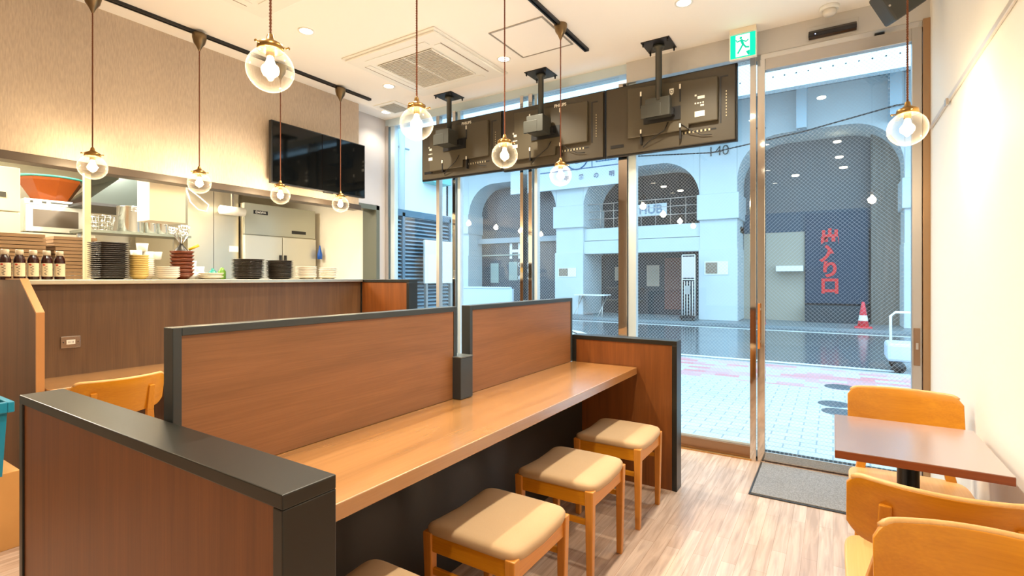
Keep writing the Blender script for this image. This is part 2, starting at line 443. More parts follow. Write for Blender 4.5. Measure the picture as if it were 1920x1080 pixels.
limb([(0.002,-.118),(.020,-.142),(.042,-.146)], .006); limb([(0.002,-.118),(-.014,-.148),(-.032,-.178)], .006)
obj('running_figure', run, emission('exit_figure', (.01,.5,.28), 1.0), pan)
obj('floor_wedge', MB().prism([(.020,-.172),(.045,-.166),(.045,-.200),(.034,-.200)], 'Y', -.0203, -.0197), MATS['exit_figure'], pan)

sm = thing('smoke_detector', 'round white smoke detector on the ceiling above the door', 'detector', (-.02, 3.86, ZC))
obj('base', MB().lathe([(.055,0),(.055,-.018),(.050,-.022)], n=32), M['white'], sm)
obj('sensing_head', MB().lathe([(.040,-.020),(.040,-.045),(.030,-.055),(0,-.057)], n=32), plain('detector_clear', (222,216,206), .25), sm)

sp = thing('ceiling_speaker', 'dark grey boxy loudspeaker tilted down from the ceiling in the right corner', 'speaker', (.22, 3.50, 3.05))
bx = MB().box(-.085, -.075, -.11, .085, .075, .07)
o = obj('cabinet', bx, plain('speaker_grey', (62,64,62), .45), sp, (.07, 0, -.20), (R(14), R(-32), R(8)), bevel=.012)
obj('screw', MB().ell((-.07,-.076,-.02),(.006,.003,.006)), M['alu'], o)
obj('bracket', MB().box(.03, -.02, -.16, .09, .02, 0), M['dark'], sp, bevel=.003)

# ceiling fittings
def ac_unit(name, label, x0, x1, y0, y1):
    a = thing(name, label, 'air conditioner', ((x0+x1)/2, (y0+y1)/2, ZC))
    hx, hy = (x1-x0)/2, (y1-y0)/2
    obj('fascia', MB().box(-hx, -hy, -.012, hx, hy, 0).box(-hx+.02, -hy+.02, -.030, hx-.02, hy-.02, -.012), M['white'], a, bevel=.006)
    for sx, sy in ((0,-1),(0,1),(-1,0),(1,0)):
        if sx: obj('air_flap', MB().box(sx*(hx-.12)-.028, -hy+.17, -.034, sx*(hx-.12)+.028, hy-.17, -.0305), M['white'], a, bevel=.002)
        else: obj('air_flap', MB().box(-hx+.17, sy*(hy-.12)-.028, -.034, hx-.17, sy*(hy-.12)+.028, -.0305), M['white'], a, bevel=.002)
    for sx in (-1, 1): 
        obj('flap_slot', MB().box(sx*(hx-.085)-.003, -hy+.17, -.0315, sx*(hx-.085)+.003, hy-.17, -.0300), plain('slot_dark', (110,80,64), .6), a)
    gr = obj('intake_grille', MB().box(-hx+.2, -hy+.2, -.033, hx-.2, hy-.2, -.0305), plain('grille_dark', (84,66,54), .6), a)
    sl = MB(); n = 26
    for i in range(n):
        y = -hy+.205+(2*hy-.41)*i/(n-1); sl.box(-hx+.2, y-.0024, -.040, hx-.2, y+.0024, -.033)
    sl.box(-.004, -hy+.2, -.041, .004, hy-.2, -.033)
    for s in (-1, 1): sl.box(s*(hx-.2)-.006, -hy+.2, -.041, s*(hx-.2)+.006, hy-.2, -.033)
    obj('grille_slats', sl, M['white'], gr)
    return a
ac_unit('ceiling_air_conditioner', 'white square four-way air conditioner with slatted grille in mid ceiling', -3.31, -2.34, 2.68, 3.63)
ac_unit('ceiling_air_conditioner', 'white ceiling air conditioner cut off by the top edge of the photo', -3.22, -2.30, 1.06, 1.98)
hh = thing('ceiling_hatch', 'square ceiling access hatch with thin grey frame beside the right light track', 'hatch', (-1.86, 3.205, ZC))
obj('hatch_frame', MB().box(-.22,-.24,-.006,.22,-.228,0).box(-.22,.228,-.006,.22,.24,0).box(-.22,-.228,-.006,-.208,.228,0).box(.208,-.228,-.006,.22,.228,0), plain('hatch_alu', (176,168,158), .4, .5), hh)
obj('hatch_panel', MB().box(-.207,-.227,-.004,.207,.227,0), M['ceiling'], hh)
vv = thing('ceiling_vent', 'small square exhaust vent in the ceiling near the left window', 'vent', (-3.80, 3.745, ZC))
obj('vent_frame', MB().box(-.15,-.15,-.008,.15,.15,0), M['white'], vv, bevel=.003)
sl = MB()
for i in range(11): sl.box(-.10, -.1+i*.02-.006, -.016, .10, -.1+i*.02+.004, -.008)
obj('vent_slats', sl, plain('vent_grey', (176,176,172), .5), vv)

# downlights: some seen, some inferred from shadows, those behind the camera added as fill
def downlight(x, y, label, spot=True, energy=SPOT_W):
    a = thing('downlight', label, 'downlight', (x, y, ZC), group='recessed ceiling downlights')
    obj('trim_ring', MB().lathe([(.055,0),(.055,-.006),(.043,-.006),(.043,0)], n=28, cap=False), M['white'], a)
    obj('lens', MB().lathe([(.042,-.001),(.042,-.004),(0,-.004)], n=28), M['dl'], a)
    if spot:
        ld = bpy.data.lights.new('downlight_beam', 'SPOT'); ld.energy = energy; ld.color = (1.0, .90, .72); ld.spot_size = R(125); ld.spot_blend = .7; ld.shadow_soft_size = .035
        lo = bpy.data.objects.new('downlight_beam', ld); C.objects.link(lo); lo.parent = a; lo.location = (0, 0, -.02)
    return a
downlight(-2.22, 3.38, 'glowing recessed downlight between the air conditioner and the ceiling hatch')
downlight(-3.42, 3.30, 'glowing recessed downlight in front of the small ceiling vent')
downlight(-3.98, 3.80, 'glowing recessed downlight in the left window corner', True, SPOT_W*.15)
downlight(-.80, 3.30, 'glowing recessed downlight near the exit sign')
downlight(-3.15, 2.25, 'glowing recessed downlight between the two air conditioners')
HID = 'unseen recessed downlight assumed in the ceiling beyond the view'
for x, y in ((-2.05,2.1),(-2.05,.75),(-.75,1.9),(-.75,.6),(-.9,-1.2),(-2.8,-1.2),(-.9,-2.5),(-2.8,-2.5)):  # negative y: unseen lamps added behind the camera as fill
    downlight(x, y, HID, y > -2, SPOT_W*(.25 if y < 0 else 1))

# light tracks and pendants
def track(x, y0, y1, label):
    t_ = thing('light_track', label, 'light track', (x, (y0+y1)/2, ZC))
    h = (y1-y0)/2
    obj('rail', MB().box(-.017,-h,-.02,-.006,h,0).box(.006,-h,-.02,.017,h,0).box(-.006,-h,-.006,.006,h,0), M['dark'], t_)
    obj('end_cap', MB().box(-.018, h, -.021, .018, h+.02, 0), M['dark'], t_, bevel=.002)
track(-3.82, .2, 3.42, 'black ceiling light track above the serving counter')
track(-1.59, .2, 3.56, 'black ceiling light track above the long table partition')

def cord_mesh(L):
    mb = MB()
    n = int(L/.0035)
    for ph in (0, PI):
        mb.tube([(.0024*math.cos(ph+2*PI*i*.0035/.022), .0024*math.sin(ph+2*PI*i*.0035/.022), -L*i/n) for i in range(n+1)], .0024, 5)
    return mb
def pendant(x, y, zc, label):
    p = thing('pendant_lamp', label, 'pendant lamp', (x, y, ZC), group='glass globe pendant lamps')
    zt = ZC-.02
    obj('ceiling_cup', MB().lathe([(.046,-.02),(.045,-.05),(.036,-.085),(.020,-.108),(.012,-.125),(.006,-.14),(0,-.14)], n=24), plain('antique_cup', (128,108,80), .3, .9), p)
    top = zc+.118-ZC
    L = -(top)-.135
    obj('twisted_cord', cord_mesh(L), M['cord'], p, (0,0,-.135))
    c = zc-ZC
    fit = obj('brass_fitter', MB().lathe([(.005,.122),(.010,.115),(.013,.10),(.026,.092),(.040,.084),(.042,.064),(.038,.064),(.034,.080),(0,.085)], (0,0,c), 28), M['brass'], p)
    sc_ = MB()
    for k in range(3):
        a = R(40+120*k); sc_.tube([(.036*math.cos(a), .036*math.sin(a), c+.074), (.056*math.cos(a), .056*math.sin(a), c+.074)], .003, 6); sc_.ell((.058*math.cos(a), .058*math.sin(a), c+.074), (.005,.005,.005), 8, 6)
    obj('thumb_screw', sc_, M['brass'], fit)
    prof = []
    for i in range(25):
        a = R(-90+(90+64)*i/24); prof.append((.075*math.cos(a), .073*math.sin(a)))
    obj('glass_globe', MB().lathe(prof, (0,0,c), 40, cap=False), M['globe'], p)
    obj('lamp_holder', MB().lathe([(.014,.085),(.014,.045),(.011,.042),(0,.042)], (0,0,c), 16), M['brass'], p)
    b = obj('bulb', MB().lathe([(.009,.044),(.012,.03),(.019,.010),(.021,-.006),(.016,-.020),(0,-.027)], (0,0,c), 20), M['bulb'], p)
    ld = bpy.data.lights.new('bulb_light', 'POINT'); ld.energy = PEND_W; ld.color = (1.0,.77,.44); ld.shadow_soft_size = .03
    lo = bpy.data.objects.new('bulb_light', ld); C.objects.link(lo); lo.parent = p; lo.location = (0,0,c)
    return p
first = pendant(-3.80, 1.236, 1.972, 'clear globe pendant lamp over the counter, leftmost, in front of the microwave')
dup(first, (-3.80, 1.85, ZC), label='clear globe pendant lamp over the counter, second from the left, beside the white hanging cupboard')
dup(first, (-3.80, 2.475, ZC), label='clear globe pendant lamp over the counter in front of the refrigerator')
dup(first, (-3.80, 3.07, ZC), label='clear globe pendant lamp over the counter, farthest, below the wall television')
dup(first, (-1.59, .999, ZC+.024), label='largest looking globe pendant lamp, nearest over the long table, at top left')
dup(first, (-1.59, 1.704, ZC+.024), label='second nearest globe pendant lamp over the long table partition')
dup(first, (-1.59, 2.43, ZC+.03), label='third globe pendant lamp over the long table, hanging before the middle television back')
dup(first, (-1.59, 3.136, ZC+.035), label='farthest globe pendant lamp over the long table, just below the televisions')
dup(first, (.275, 2.80, ZC-.02), label='globe pendant lamp hanging alone before the right door frame')

# ================================================================== TELEVISIONS
def tv_back(kind):
    t_ = thing('television', 'black flat television seen from behind', 'television', (0,0,0), group='televisions facing the street')
    W, Hh = .500, .281
    obj('bezel', MB().box(-W, 0, -Hh, W, .03, Hh), M['dark'], t_, bevel=.003)
    obj('screen', MB().box(-W+.012, .030, -Hh+.012, W-.012, .032, Hh-.012), M['screen'], t_)
    bp = obj('back_shell', MB().box(-W+.012, -.018, -Hh+.012, W-.012, 0, Hh-.012), M['tvback'], t_, bevel=.006)
    h = MB().prism([(-.30,-.16),(.17,-.16),(.17,-.12),(.375,-.12),(.375,.20),(-.30,.24)] if kind else [(-.36,-.20),(.06,-.20),(.06,-.13),(.36,-.13),(.36,.21),(-.36,.23)], 'Y', -.046, -.018)
    obj('rear_housing', h, M['tvback2'], t_, bevel=.008)
    obj('cable_channel', MB().box(.385, -.020, -.14, .395, -.0175, .20).box(.395,-.020,.19,.44,-.0175,.20).box(.10, -.020, -.178, .36, -.0175, -.168), M['dark'], t_)
    for k in range(8): obj('port', MB().box(.11+k*.028, -.022, -.170-.012, .122+k*.028, -.0178, -.170+.004), plain('port_metal', (190,180,150), .4, .6), t_)
    for k in range(9): obj('port', MB().box(.425, -.021, .08-k*.022, .431, -.0178, .090-k*.022), MATS['port_metal'], t_)
    for sx in (-.19, .11):
        obj('mounting_slot', MB().box(sx-.006, -.049, .06, sx+.006, -.0455, .19), M['dark'], t_)
        obj('mounting_slot', MB().box(sx-.006, -.049, -.22, sx+.006, -.0175, -.10), M['dark'], t_)
        obj('mounting_screw', MB().box(sx-.006, -.054, .155, sx+.006, -.048, .19), M['label'], t_)
        obj('mounting_screw', MB().box(sx-.006, -.054, -.135, sx+.006, -.046, -.105), M['label'], t_)
    if kind == 3: lbs = [(.235,.055,.285,.075),(.215,-.075,.285,-.035),(.255,.0,.28,.012),(.215,.078,.228,.090)]+[(.215+k*.018,.02,.225+k*.018,.03) for k in range(4)]
    else: lbs = [(-.36,.01,-.33,.03),(-.37,-.09,-.32,-.06),(-.37,.035,-.36,.05)]+[(-.37+k*.018,-.03,-.36+k*.018,-.02) for k in range(3)]
    for a0, c0, a1, c1 in lbs: obj('rating_label', MB().box(a0, -.048, c0, a1, -.0455, c1), M['label'], t_)
    sh = MB()
    sh.tube([(.02,-.047,-.08),(.0,-.07,-.14),(-.12,-.05,-.20),(-.18,-.03,-.24)], .0035, 6)
    sh.tube([(.10,-.05,-.10),(.18,-.05,-.16),(.26,-.03,-.21),(.33,-.03,-.215)], .0025, 6)
    obj('cable', sh, M['dark'], t_)
    bf = MB().box(-.45, -.021, -.215, -.34, -.0178, -.19)
    obj('slot_recess', bf, M['dark'], t_)
    return t_
TVY = 3.93; TVZ = 2.562
locs = [(-3.09,'black television back nearest the left wall, maker name in white letters'),(-2.082,'middle television back with white maker name, behind the round pendant'),(-1.078,'right television back with a small white shield emblem, next to the exit sign')]
for i, (x, lb) in enumerate(locs):
    t_ = tv_back(3 if i == 2 else 0); t_.location = (x, TVY, TVZ+(.012 if i == 0 else 0)); t_['label'] = lb
    if i < 2: text('maker_lettering', 'PHILIPS', .036, M['label'], t_, (.11, -.0475, .215), bold=.0008)
    else:
        e = obj('shield_emblem', MB().prism([(.03,.17),(.062,.17),(.062,.145),(.058,.13),(.046,.120),(.034,.13),(.03,.145)], 'Y', -.0475, -.046), M['label'], t_)
        obj('emblem_ring', MB().tube([(.046+.010*math.cos(a), -.0478, .147+.010*math.sin(a)) for a in [2*PI*k/16 for k in range(17)]], .0018, 5), M['dark'], e)
for i, (x, lb) in enumerate([(-3.125,'dark ceiling pole mount holding the left television back'),(-2.115,'dark ceiling pole mount holding the middle television'),(-1.105,'dark ceiling pole mount of the television by the exit sign')]):
    a = thing('television_mount', lb, 'mount', (x, 3.80, ZC), group='ceiling television mounts')
    obj('ceiling_plate', MB().box(-.105, -.105, -.008, .105, .105, -.0), M['dark'], a, bevel=.002)
    b_ = MB()
    for sx in (-1,1):
        for sy in (-1,1): b_.lathe([(.007,-.008),(.007,-.028),(.004,-.034),(0,-.034)], (sx*.09, sy*.09, 0), 8)
    obj('plate_bolt', b_, M['dark'], a)
    zb = {0:-.36,1:-.40,2:-.42}[i]
    obj('pole', MB().lathe([(.042,-.008),(.042,-.03),(.024,-.034),(.024,zb)], n=20), M['mount'], a)
    bw = .085 if i < 2 else .10
    y0 = -.10 if i < 2 else -.02
    obj('bracket_box', MB().box(-bw, y0, zb-.12, bw*.85, .05, zb+.02).box(-bw-.03, y0-.002, zb-.12, bw*.2, y0+.02, zb-.02), M['mount'], a, bevel=.003)
    obj('arm', MB().box(-.02, .03, zb-.11, .10, .082, zb-.06).box(-.14,.074,zb-.14,.14,.082,zb-.04), M['dark'], a)

# television on left wall
t_ = thing('television', 'large black wall television hung above the kitchen opening', 'television', (XL, 2.975, 2.352))
obj('cabinet', MB().box(.06, -.497, -.262, .10, .497, .262), M['dark'], t_, bevel=.004)
obj('screen', MB().box(.100, -.485, -.250, .102, .485, .252), M['screen'], t_)
obj('wall_bracket', MB().box(.003, -.2, -.12, .062, .2, .12), M['mount'], t_)
obj('sensor_bump', MB().box(.08, .02, -.272, .10, .12, -.262), M['dark'], t_)

# ================================================================== LONG TABLE AND PARTITIONS
def low_wall(name, label, x0, x1, y0, y1, z, cap=.028, ends=.03, face='-Y'):
    a = thing(name, label, 'partition', ((x0+x1)/2, (y0+y1)/2, 0))
    hx, hy = (x1-x0)/2, (y1-y0)/2
    obj('core', MB().box(-hx+.03, -hy+.006, .0, hx-.03, hy-.006, z-cap), M['panel_v'], a)
    obj('frame', MB().box(-hx,-hy,z-cap,hx,hy,z).box(-hx,-hy,0,-hx+.03,hy,z-cap).box(hx-.03,-hy,0,hx,hy,z-cap), M['black'], a, bevel=.0025)
    return a
low_wall('low_partition', 'nearest low brown partition wall with thick black top, at lower left', -2.262, -.823, .54, .655, .915)
low_wall('low_partition', 'low brown end partition with black frame at the window end of the long table', -1.50, -.80, 3.13, 3.235, .915)
low_wall('low_partition', 'brown black-framed partition closing the far end of the serving counter', -3.76, -3.13, 3.256, 3.366, 1.287)

def divider(label, y0, y1):
    a = thing('table_divider', label, 'partition', (-1.52, (y0+y1)/2, .737)); h = (y1-y0)/2; z = .428
    obj('board', MB().box(-.022, -h+.022, 0, .022, h-.022, z-.022), M['panel'], a)
    obj('frame', MB().box(-.026,-h,0,.026,-h+.023,z).box(-.026,h-.023,0,.026,h,z).box(-.026,-h+.023,z-.023,.026,h-.023,z), M['bframe'], a, bevel=.002)
    return a
divider('longer brown black-framed upright screen on the long table, nearer the camera', .66, 1.875)
divider('shorter brown black-framed upright screen on the long table, nearer the window', 1.975, 3.125)
b_ = thing('outlet_box', 'black upright box between the two screens on the long table', 'box', (-1.505, 1.895, .737))
obj('body', MB().box(-.05, -.048, 0, .055, .045, .190), M['bframe'], b_, bevel=.003)
obj('lid', MB().box(-.051, -.049, .190, .056, .046, .197), plain('lid_grey', (92,98,98), .3), b_, bevel=.002)
# table
tb = thing('long_table', 'long orange-brown laminate table running to the window beside four stools', 'table', (-1.50, 1.89, 0))
obj('tabletop', MB().box(-.50, -1.23, .690, .453, 1.238, .735), M['table'], tb, bevel=.003)
obj('base_panel', MB().box(-.10, -1.23, 0, .075, 1.238, .690), M['blackpanel'], tb)

# ================================================================== STOOLS
def cushion_mesh(a=.19, b=.195):
    mb = MB(); n = 22
    def se(t, e=.28):
        c, s = math.cos(t), math.sin(t); return (math.copysign(abs(c)**e, c), math.copysign(abs(s)**e, s))
    rings = [(0.0,.0,1),(.3,0,1),(.6,0,1),(.8,0,1),(.92,0,1),(.975,-.006,1),(1.0,-.016,1),(1.0,-.032,1),(.985,-.042,1)]
    K = 64; vs = [(0,0,.036)]; fs = []
    for (r, dz, _) in rings[1:]:
        for k in range(K):
            t = 2*PI*k/K; x, y = se(t, .22 if r > .7 else .4)
            X, Y = x*a*r, y*b*r
            z = .022+.007*(1-min(1, r)**2.5)+dz*.8
            z -= .020*(1-(Y/b)**2)*max(0, (abs(X)/a-.25))**2/.56 if True else 0
            vs.append((X, Y, z))
    m = len(rings)-1
    for k in range(K): fs.append((0, 1+k, 1+(k+1) % K))
    for j in range(m-1):
        for k in range(K): fs.append((1+j*K+k, 1+(j+1)*K+k, 1+(j+1)*K+(k+1) % K, 1+j*K+(k+1) % K))
    fs.append([1+(m-1)*K+k for k in range(K-1, -1, -1)])
    mb.add(vs, fs, True)
    return mb
def make_stool(label):
    s = thing('stool', label, 'stool', (0,0,0), group='wooden stools with beige cushions along the long table')
    o = obj('seat_cushion', cushion_mesh(), M['fabric'], s, (0,0,.425))
    for sx in (-1,1):
        for sy in (-1,1):
            obj('leg', MB().bar((sx*.168, sy*.172, 0), (sx*.170, sy*.178, .418), (.013,.013), (.019,.017)), M['stoolwood'], s, bevel=.004)
    for sy in (-1,1):
        obj('apron', MB().box(-.152, sy*.178-.010, .352, .152, sy*.178+.010, .418), M['chairwood'], s, bevel=.003)
        obj('stretcher', MB().box(-.155, sy*.175-.007, .270, .155, sy*.175+.007, .294), M['chairwood'], s, bevel=.003)
    for sx in (-1,1):
        pts = [(-.162,.345),(.162,.345),(.162,.418)]+[(.162-.324*i/12, .418-.022*math.sin(PI*i/12)) for i in range(1,12)]+[(-.162,.418)]
        obj('side_apron', MB().prism(pts, 'X', sx*.170-.009, sx*.170+.009), wood('oak_side', (196,124,44), (218,146,58), 'Y', .38), s)
    return s
SX = -1.02
st = make_stool('beige-cushioned wooden stool nearest the window, farthest from the camera')
st.location = (SX, 2.735, 0)
dup(st, (SX, 2.125, 0), label='beige-cushioned wooden stool, second from the window')
dup(st, (SX, 1.52, 0), label='beige-cushioned wooden stool, third from the window, seat fully visible in front')
dup(st, (SX, .90, 0), label='stool cut off by the bottom edge, only its cushion corner showing')

# ================================================================== CHAIRS
def curved_back():
    mb = MB(); n = 40; W = .205; H0, H1 = .600, .790; th = .010
    def prof(u, v):
        # u -1..1 along width, v 0..1 up; rounded corners and a bowed plan
        x = W*u
        zt = H1-(.030*max(0, (abs(u)-.82)/.18)**2.2); zb = H0+.02+(.028*max(0, (abs(u)-.80)/.2)**2)-.018*(1-u*u)
        z = zb+(zt-zb)*v
        y = -.195-.072*(1-u*u)-.045*(z-.62)/.17
        return x, y, z
    vs = []; m = 6
    for side in (th, -th):
        for j in range(m+1):
            for i in range(n+1):
                x, y, z = prof(-1+2*i/n, j/m); vs.append((x, y+side, z))
    S = (n+1)*(m+1); fs = []
    for j in range(m):
        for i in range(n):
            a = j*(n+1)+i; fs.append((a, a+n+1, a+n+2, a+1)); fs.append((S+a, S+a+1, S+a+n+2, S+a+n+1))
    for i in range(n):
        fs.append((i, i+1, S+i+1, S+i)); a = m*(n+1)+i; fs.append((a+1, a, S+a, S+a+1))
    for j in range(m):
        a = j*(n+1); fs.append((a+n+1, a, S+a, S+a+n+1)); b = a+n; fs.append((b, b+n+1, S+b+n+1, S+b))
    mb.add(vs, fs, True)
    return mb
def make_chair(label):
    c = thing('chair', label, 'chair', (0,0,0), group='oak chairs with curved plywood backs')
    bk = obj('backrest', curved_back(), M['chairwood'], c, bevel=.003)
    eb = MB()
    pts = []
    for i in range(41):
        u = -1+2*i/40; uu = u*.93
        zt = .790-(.030*max(0, (abs(uu)-.82)/.18)**2.2)
        pts.append((.205*uu, -.195-.072*(1-uu*uu)-.045*(zt-.62)/.17, zt-.001))
    eb.tube(pts, .0085, 8)
    obj('edge_band', eb, M['seatwood'], bk, label='pale plywood top edge')
    seat = []
    K = 48
    for k in range(K):
        t = 2*PI*k/K; co, si = math.cos(t), math.sin(t)
        seat.append((.205*math.copysign(abs(co)**.35, co), .005+.205*math.copysign(abs(si)**.35, si)))
    obj('seat', MB().prism(seat, 'Z', .425, .445), M['seatwood'], c, bevel=.006)
    for sx in (-1,1):
        obj('leg', MB().bar((sx*.178, .165, 0), (sx*.172, .160, .425), (.012,.012), (.017,.016)), M['chairwood_z'], c, bevel=.004)
        p = [(sx*.165,-.225,0),(sx*.160,-.185,.43),(sx*.128,-.250,.60),(sx*.125,-.285,.735)]
        mb = MB()
        r = [(.013,.013),(.018,.018),(.016,.014),(.013,.009)]
        for i in range(3): mb.bar(p[i], p[i+1], r[i], r[i+1])
        obj('rear_leg', mb, M['chairwood_z'], c, bevel=.003)
        obj('side_rail', MB().box(sx*.168-.009, -.18, .375, sx*.168+.009, .15, .424), M['chairwood'], c, bevel=.003)
    obj('front_rail', MB().box(-.158, .153, .375, .158, .170, .424), M['chairwood'], c, bevel=.003)
    obj('rear_rail', MB().box(-.150, -.190, .375, .150, -.174, .424), M['chairwood'], c, bevel=.003)
    return c
ch = make_chair('oak chair drawn up to the near side of the small table, back to the camera')
ch.location = (.235, 1.845, 0)
dup(ch, (.262, 2.60, 0), PI, 'oak chair on the window side of the small table, facing the camera')
dup(ch, (.275, 1.065, 0), PI, 'nearest oak chair, its backrest cropped in the bottom right corner')
dup(ch, (-3.33, 1.12, 0), PI/2, 'oak chair pulled up to the serving counter behind the nearest low partition')
dup(ch, (-3.33, 1.85, 0), PI/2, 'oak chair at the serving counter hidden behind the table screen')

# small table
ct = thing('cafe_table', 'small square table with brown top on a black pedestal by the right wall', 'table', (.235, 2.37, 0))
obj('tabletop', MB().box(-.23, -.275, .672, .23, .275, .6985), M['cafe_edge'], ct, bevel=.002)
obj('top_laminate', MB().box(-.229, -.274, .6985, .229, .274, .7005), M['cafe_top'], ct)
obj('pedestal', MB().lathe([(.034,.02),(.034,.66),(.09,.662),(.09,.672)], n=28), plain('black_pedestal', (26,28,28), .3, .3), ct)
obj('base_plate', MB().box(-.125,-.20,0,.125,.20,.012), plain('base_plate_metal', (70,80,86), .2, .8), ct, bevel=.006)

# ================================================================== SERVING COUNTER
co = thing('serving_counter', 'long dark wood serving counter with stainless ledge in front of the kitchen', 'counter', (-3.75, 2.1, 0))
obj('front_panel', MB().box(-.02, -1.19, 0, .01, 1.15, 1.262), M['counter_v'], co)
obj('steel_ledge', MB().box(-.38, -1.19, 1.262, .045, 1.15, 1.290), M['steel_b'], co, bevel=.004)
obj('inner_body', MB().box(-.34, -1.19, 0, -.02, 1.15, 1.262), M['kwall'], co)
obj('counter_table', MB().box(.01, -1.19, .695, .42, 1.15, .735), M['table'], co, bevel=.003)
ou = thing('wall_outlet', 'small metal power outlet plate on the dark counter front', 'outlet', (-3.74, 1.113, .928))
obj('plate', MB().box(0, -.045, -.033, .005, .045, .033), M['steel'], ou, bevel=.001)
obj('socket_insert', MB().box(.005, -.020, -.013, .007, .020, .013), M['ceramic'], ou)
obj('socket_slot', MB().box(.007,-.012,-.005,.0075,-.010,.005).box(.007,-.006,-.005,.0075,-.004,.005).box(.007,.004,-.005,.0075,.006,.005).box(.007,.010,-.005,.0075,.012,.005), M['dark'], ou)
obj('plate_screw', MB().ell((.005,-.034,0),(.002,.003,.003),8,6).ell((.005,.034,0),(.002,.003,.003),8,6), M['dark'], ou)
# end slab with cut corner
es = thing('end_slab', 'tall brown wood slab with slanted corner closing the left end of the counter', 'partition', (-3.7, .89, 0))
obj('slab', MB().prism([(-.33,0),(.30,0),(.30,1.12),(.05,1.29),(-.33,1.29)], 'Y', -.012, .012), wood('slab_face', (96,60,40), (120,78,52), 'Z', .5), es)
obj('edge_band', MB().prism([(.295,0),(.306,0),(.306,1.124),(.052,1.297),(-.33,1.297),(-.33,1.290),(.05,1.290),(.295,1.118)], 'Y', -.0165, .0165), plain('edge_oak', (192,134,80), .4), es)

# ---- bottles
def bottle():
    b = thing('bottle', 'small dark sauce bottle with white cap', 'bottle', (0,0,0), group='dark sauce bottles on the counter ledge')
    obj('glass_body', MB().lathe([(.024,0),(.0265,.004),(.0265,.110),(.024,.125),(.016,.140),(.015,.145)], n=20), plain('bottle_dark', (54,22,14), .1), b)
    obj('cap', MB().lathe([(.018,.142),(.018,.166),(.016,.170),(0,.170)], n=20), plain('cap_cream', (232,216,190), .4), b)
    # curved paper label on the room side
    mb = MB(); vs = []; fs = []
    for j, z in enumerate((.018, .095)):
        for i in range(13):
            a = R(-75+150*i/12); vs.append((.0272*math.cos(a), .0272*math.sin(a), z))
    for i in range(12): fs.append((i, i+1, i+14, i+13))
    lb = obj('paper_label', mb.add(vs, fs, True), plain('label_paper', (236,216,180), .6), b)
    mk = MB()
    for k, (y, z) in enumerate([(.003,.075),(-.004,.067),(.004,.060),(-.002,.052),(.003,.044),(-.003,.036),(0,.028)]):
        mk.box(.0268, y-.005, z, .0277, y+.004, z+.003)
    obj('label_writing', mk, M['dark'], lb)
    obj('label_seal', MB().ell((.0262,-.008,.086),(.0015,.007,.005),10,6), plain('seal_red', (190,60,40), .5), lb)
    return b
bt = bottle(); bt.location = (-3.92, .877, 1.290); bt.rotation_euler = (0,0,R(-22))
bl = ['leftmost dark sauce bottle on the ledge, cut by the photo edge','second dark sauce bottle from the left on the ledge','middle one of the five dark sauce bottles','fourth dark sauce bottle from the left','rightmost dark sauce bottle, nearest the black plates']
bt['label'] = bl[0]
for k, y in enumerate((.937,.996,1.056,1.115)): dup(bt, (-3.92, y, 1.290), R(-22), bl[k+1])

# ---- stacks of crockery
def plate_mesh(r, h, foot=.6, thick=.003, n=36, sq=False, rim=.006):
    prof = [(r*foot,0),(r*foot+.004,0),(r*.82,h*.55),(r,h),(r-thick,h+.002),(r*.80,h*.55+thick+.002),(r*.5,thick+.003),(0,thick+.003)]
    mb = MB().lathe([(r*foot*.98,.001)]+prof, n=n)
    if sq:
        out = []
        for (x, y, z) in mb.v:
            a = math.atan2(y, x); k = 1/max(abs(math.cos(a)), abs(math.sin(a))); k = 1+(k-1)*.85
            out.append((x*k*.86, y*k*.86, z))
        mb.v = out
    return mb
def stack(name, cat, x, y, z0, n, pitch, mesh, mat, each, top, group, rot=0, name_j=0.):
    me = mesh.mesh(name); me.materials.append(mat); last = None
    for k in range(n):
        o = bpy.data.objects.new(name, me); C.objects.link(o)
        o.location = (x+random.uniform(-1,1)*name_j, y+random.uniform(-1,1)*name_j, z0+k*pitch); o.rotation_euler = (0,0,rot+random.uniform(-.04,.04))
        tag(o, top if k == n-1 else each, cat, group)
    return z0+n*pitch
ZL = 1.2905
stack('square_plate', 'plate', -3.93, 1.362, ZL, 18, .0128, plate_mesh(.098,.016,.62,sq=True,n=48), M['lacquer'], 'one of the dark square plates in the tall stack next to the sauce bottles', 'topmost dark square plate of the tall stack next to the sauce bottles', 'dark square plates', R(8), .0015)
stack('bowl', 'bowl', -3.90, 1.519, ZL, 10, .0145, plate_mesh(.057,.028,.5), M['ceramic_y'], 'one of the mustard yellow bowls in the stack beside the dark square plates', 'topmost mustard yellow bowl beside the dark square plates', 'mustard yellow bowls', 0, .001)
stack('bowl', 'bowl', -4.03, 1.61, ZL, 10, .0135, plate_mesh(.052,.028,.5), M['ceramic'], 'one of the cream bowls in the rear stack behind the low cream stack', 'topmost cream bowl of the rear stack', 'cream bowls in the rear stack', 0, .001)
stack('bowl', 'bowl', -3.88, 1.685, ZL, 6, .0125, plate_mesh(.072,.022,.6), M['ceramic'], 'one of the wide cream bowls in the low stack before the red-brown bowls', 'topmost wide cream bowl in the low stack', 'wide cream bowls', 0, .001)
stack('lacquer_bowl', 'bowl', -3.97, 1.815, ZL, 7, .026, plate_mesh(.078,.044,.42), M['lacquer_r'], 'one of the red-brown lacquer bowls in the middle stack', 'topmost red-brown lacquer bowl, holding dark tongs', 'red-brown lacquer bowls', 0, .0015)
stack('plate', 'plate', -3.92, 1.988, ZL, 3, .013, plate_mesh(.085,.018,.6), M['ceramic'], 'one of the pale plates in the low stack left of the dark round plates', 'topmost pale plate left of the dark round plates', 'low stack of pale plates', 0, .004)
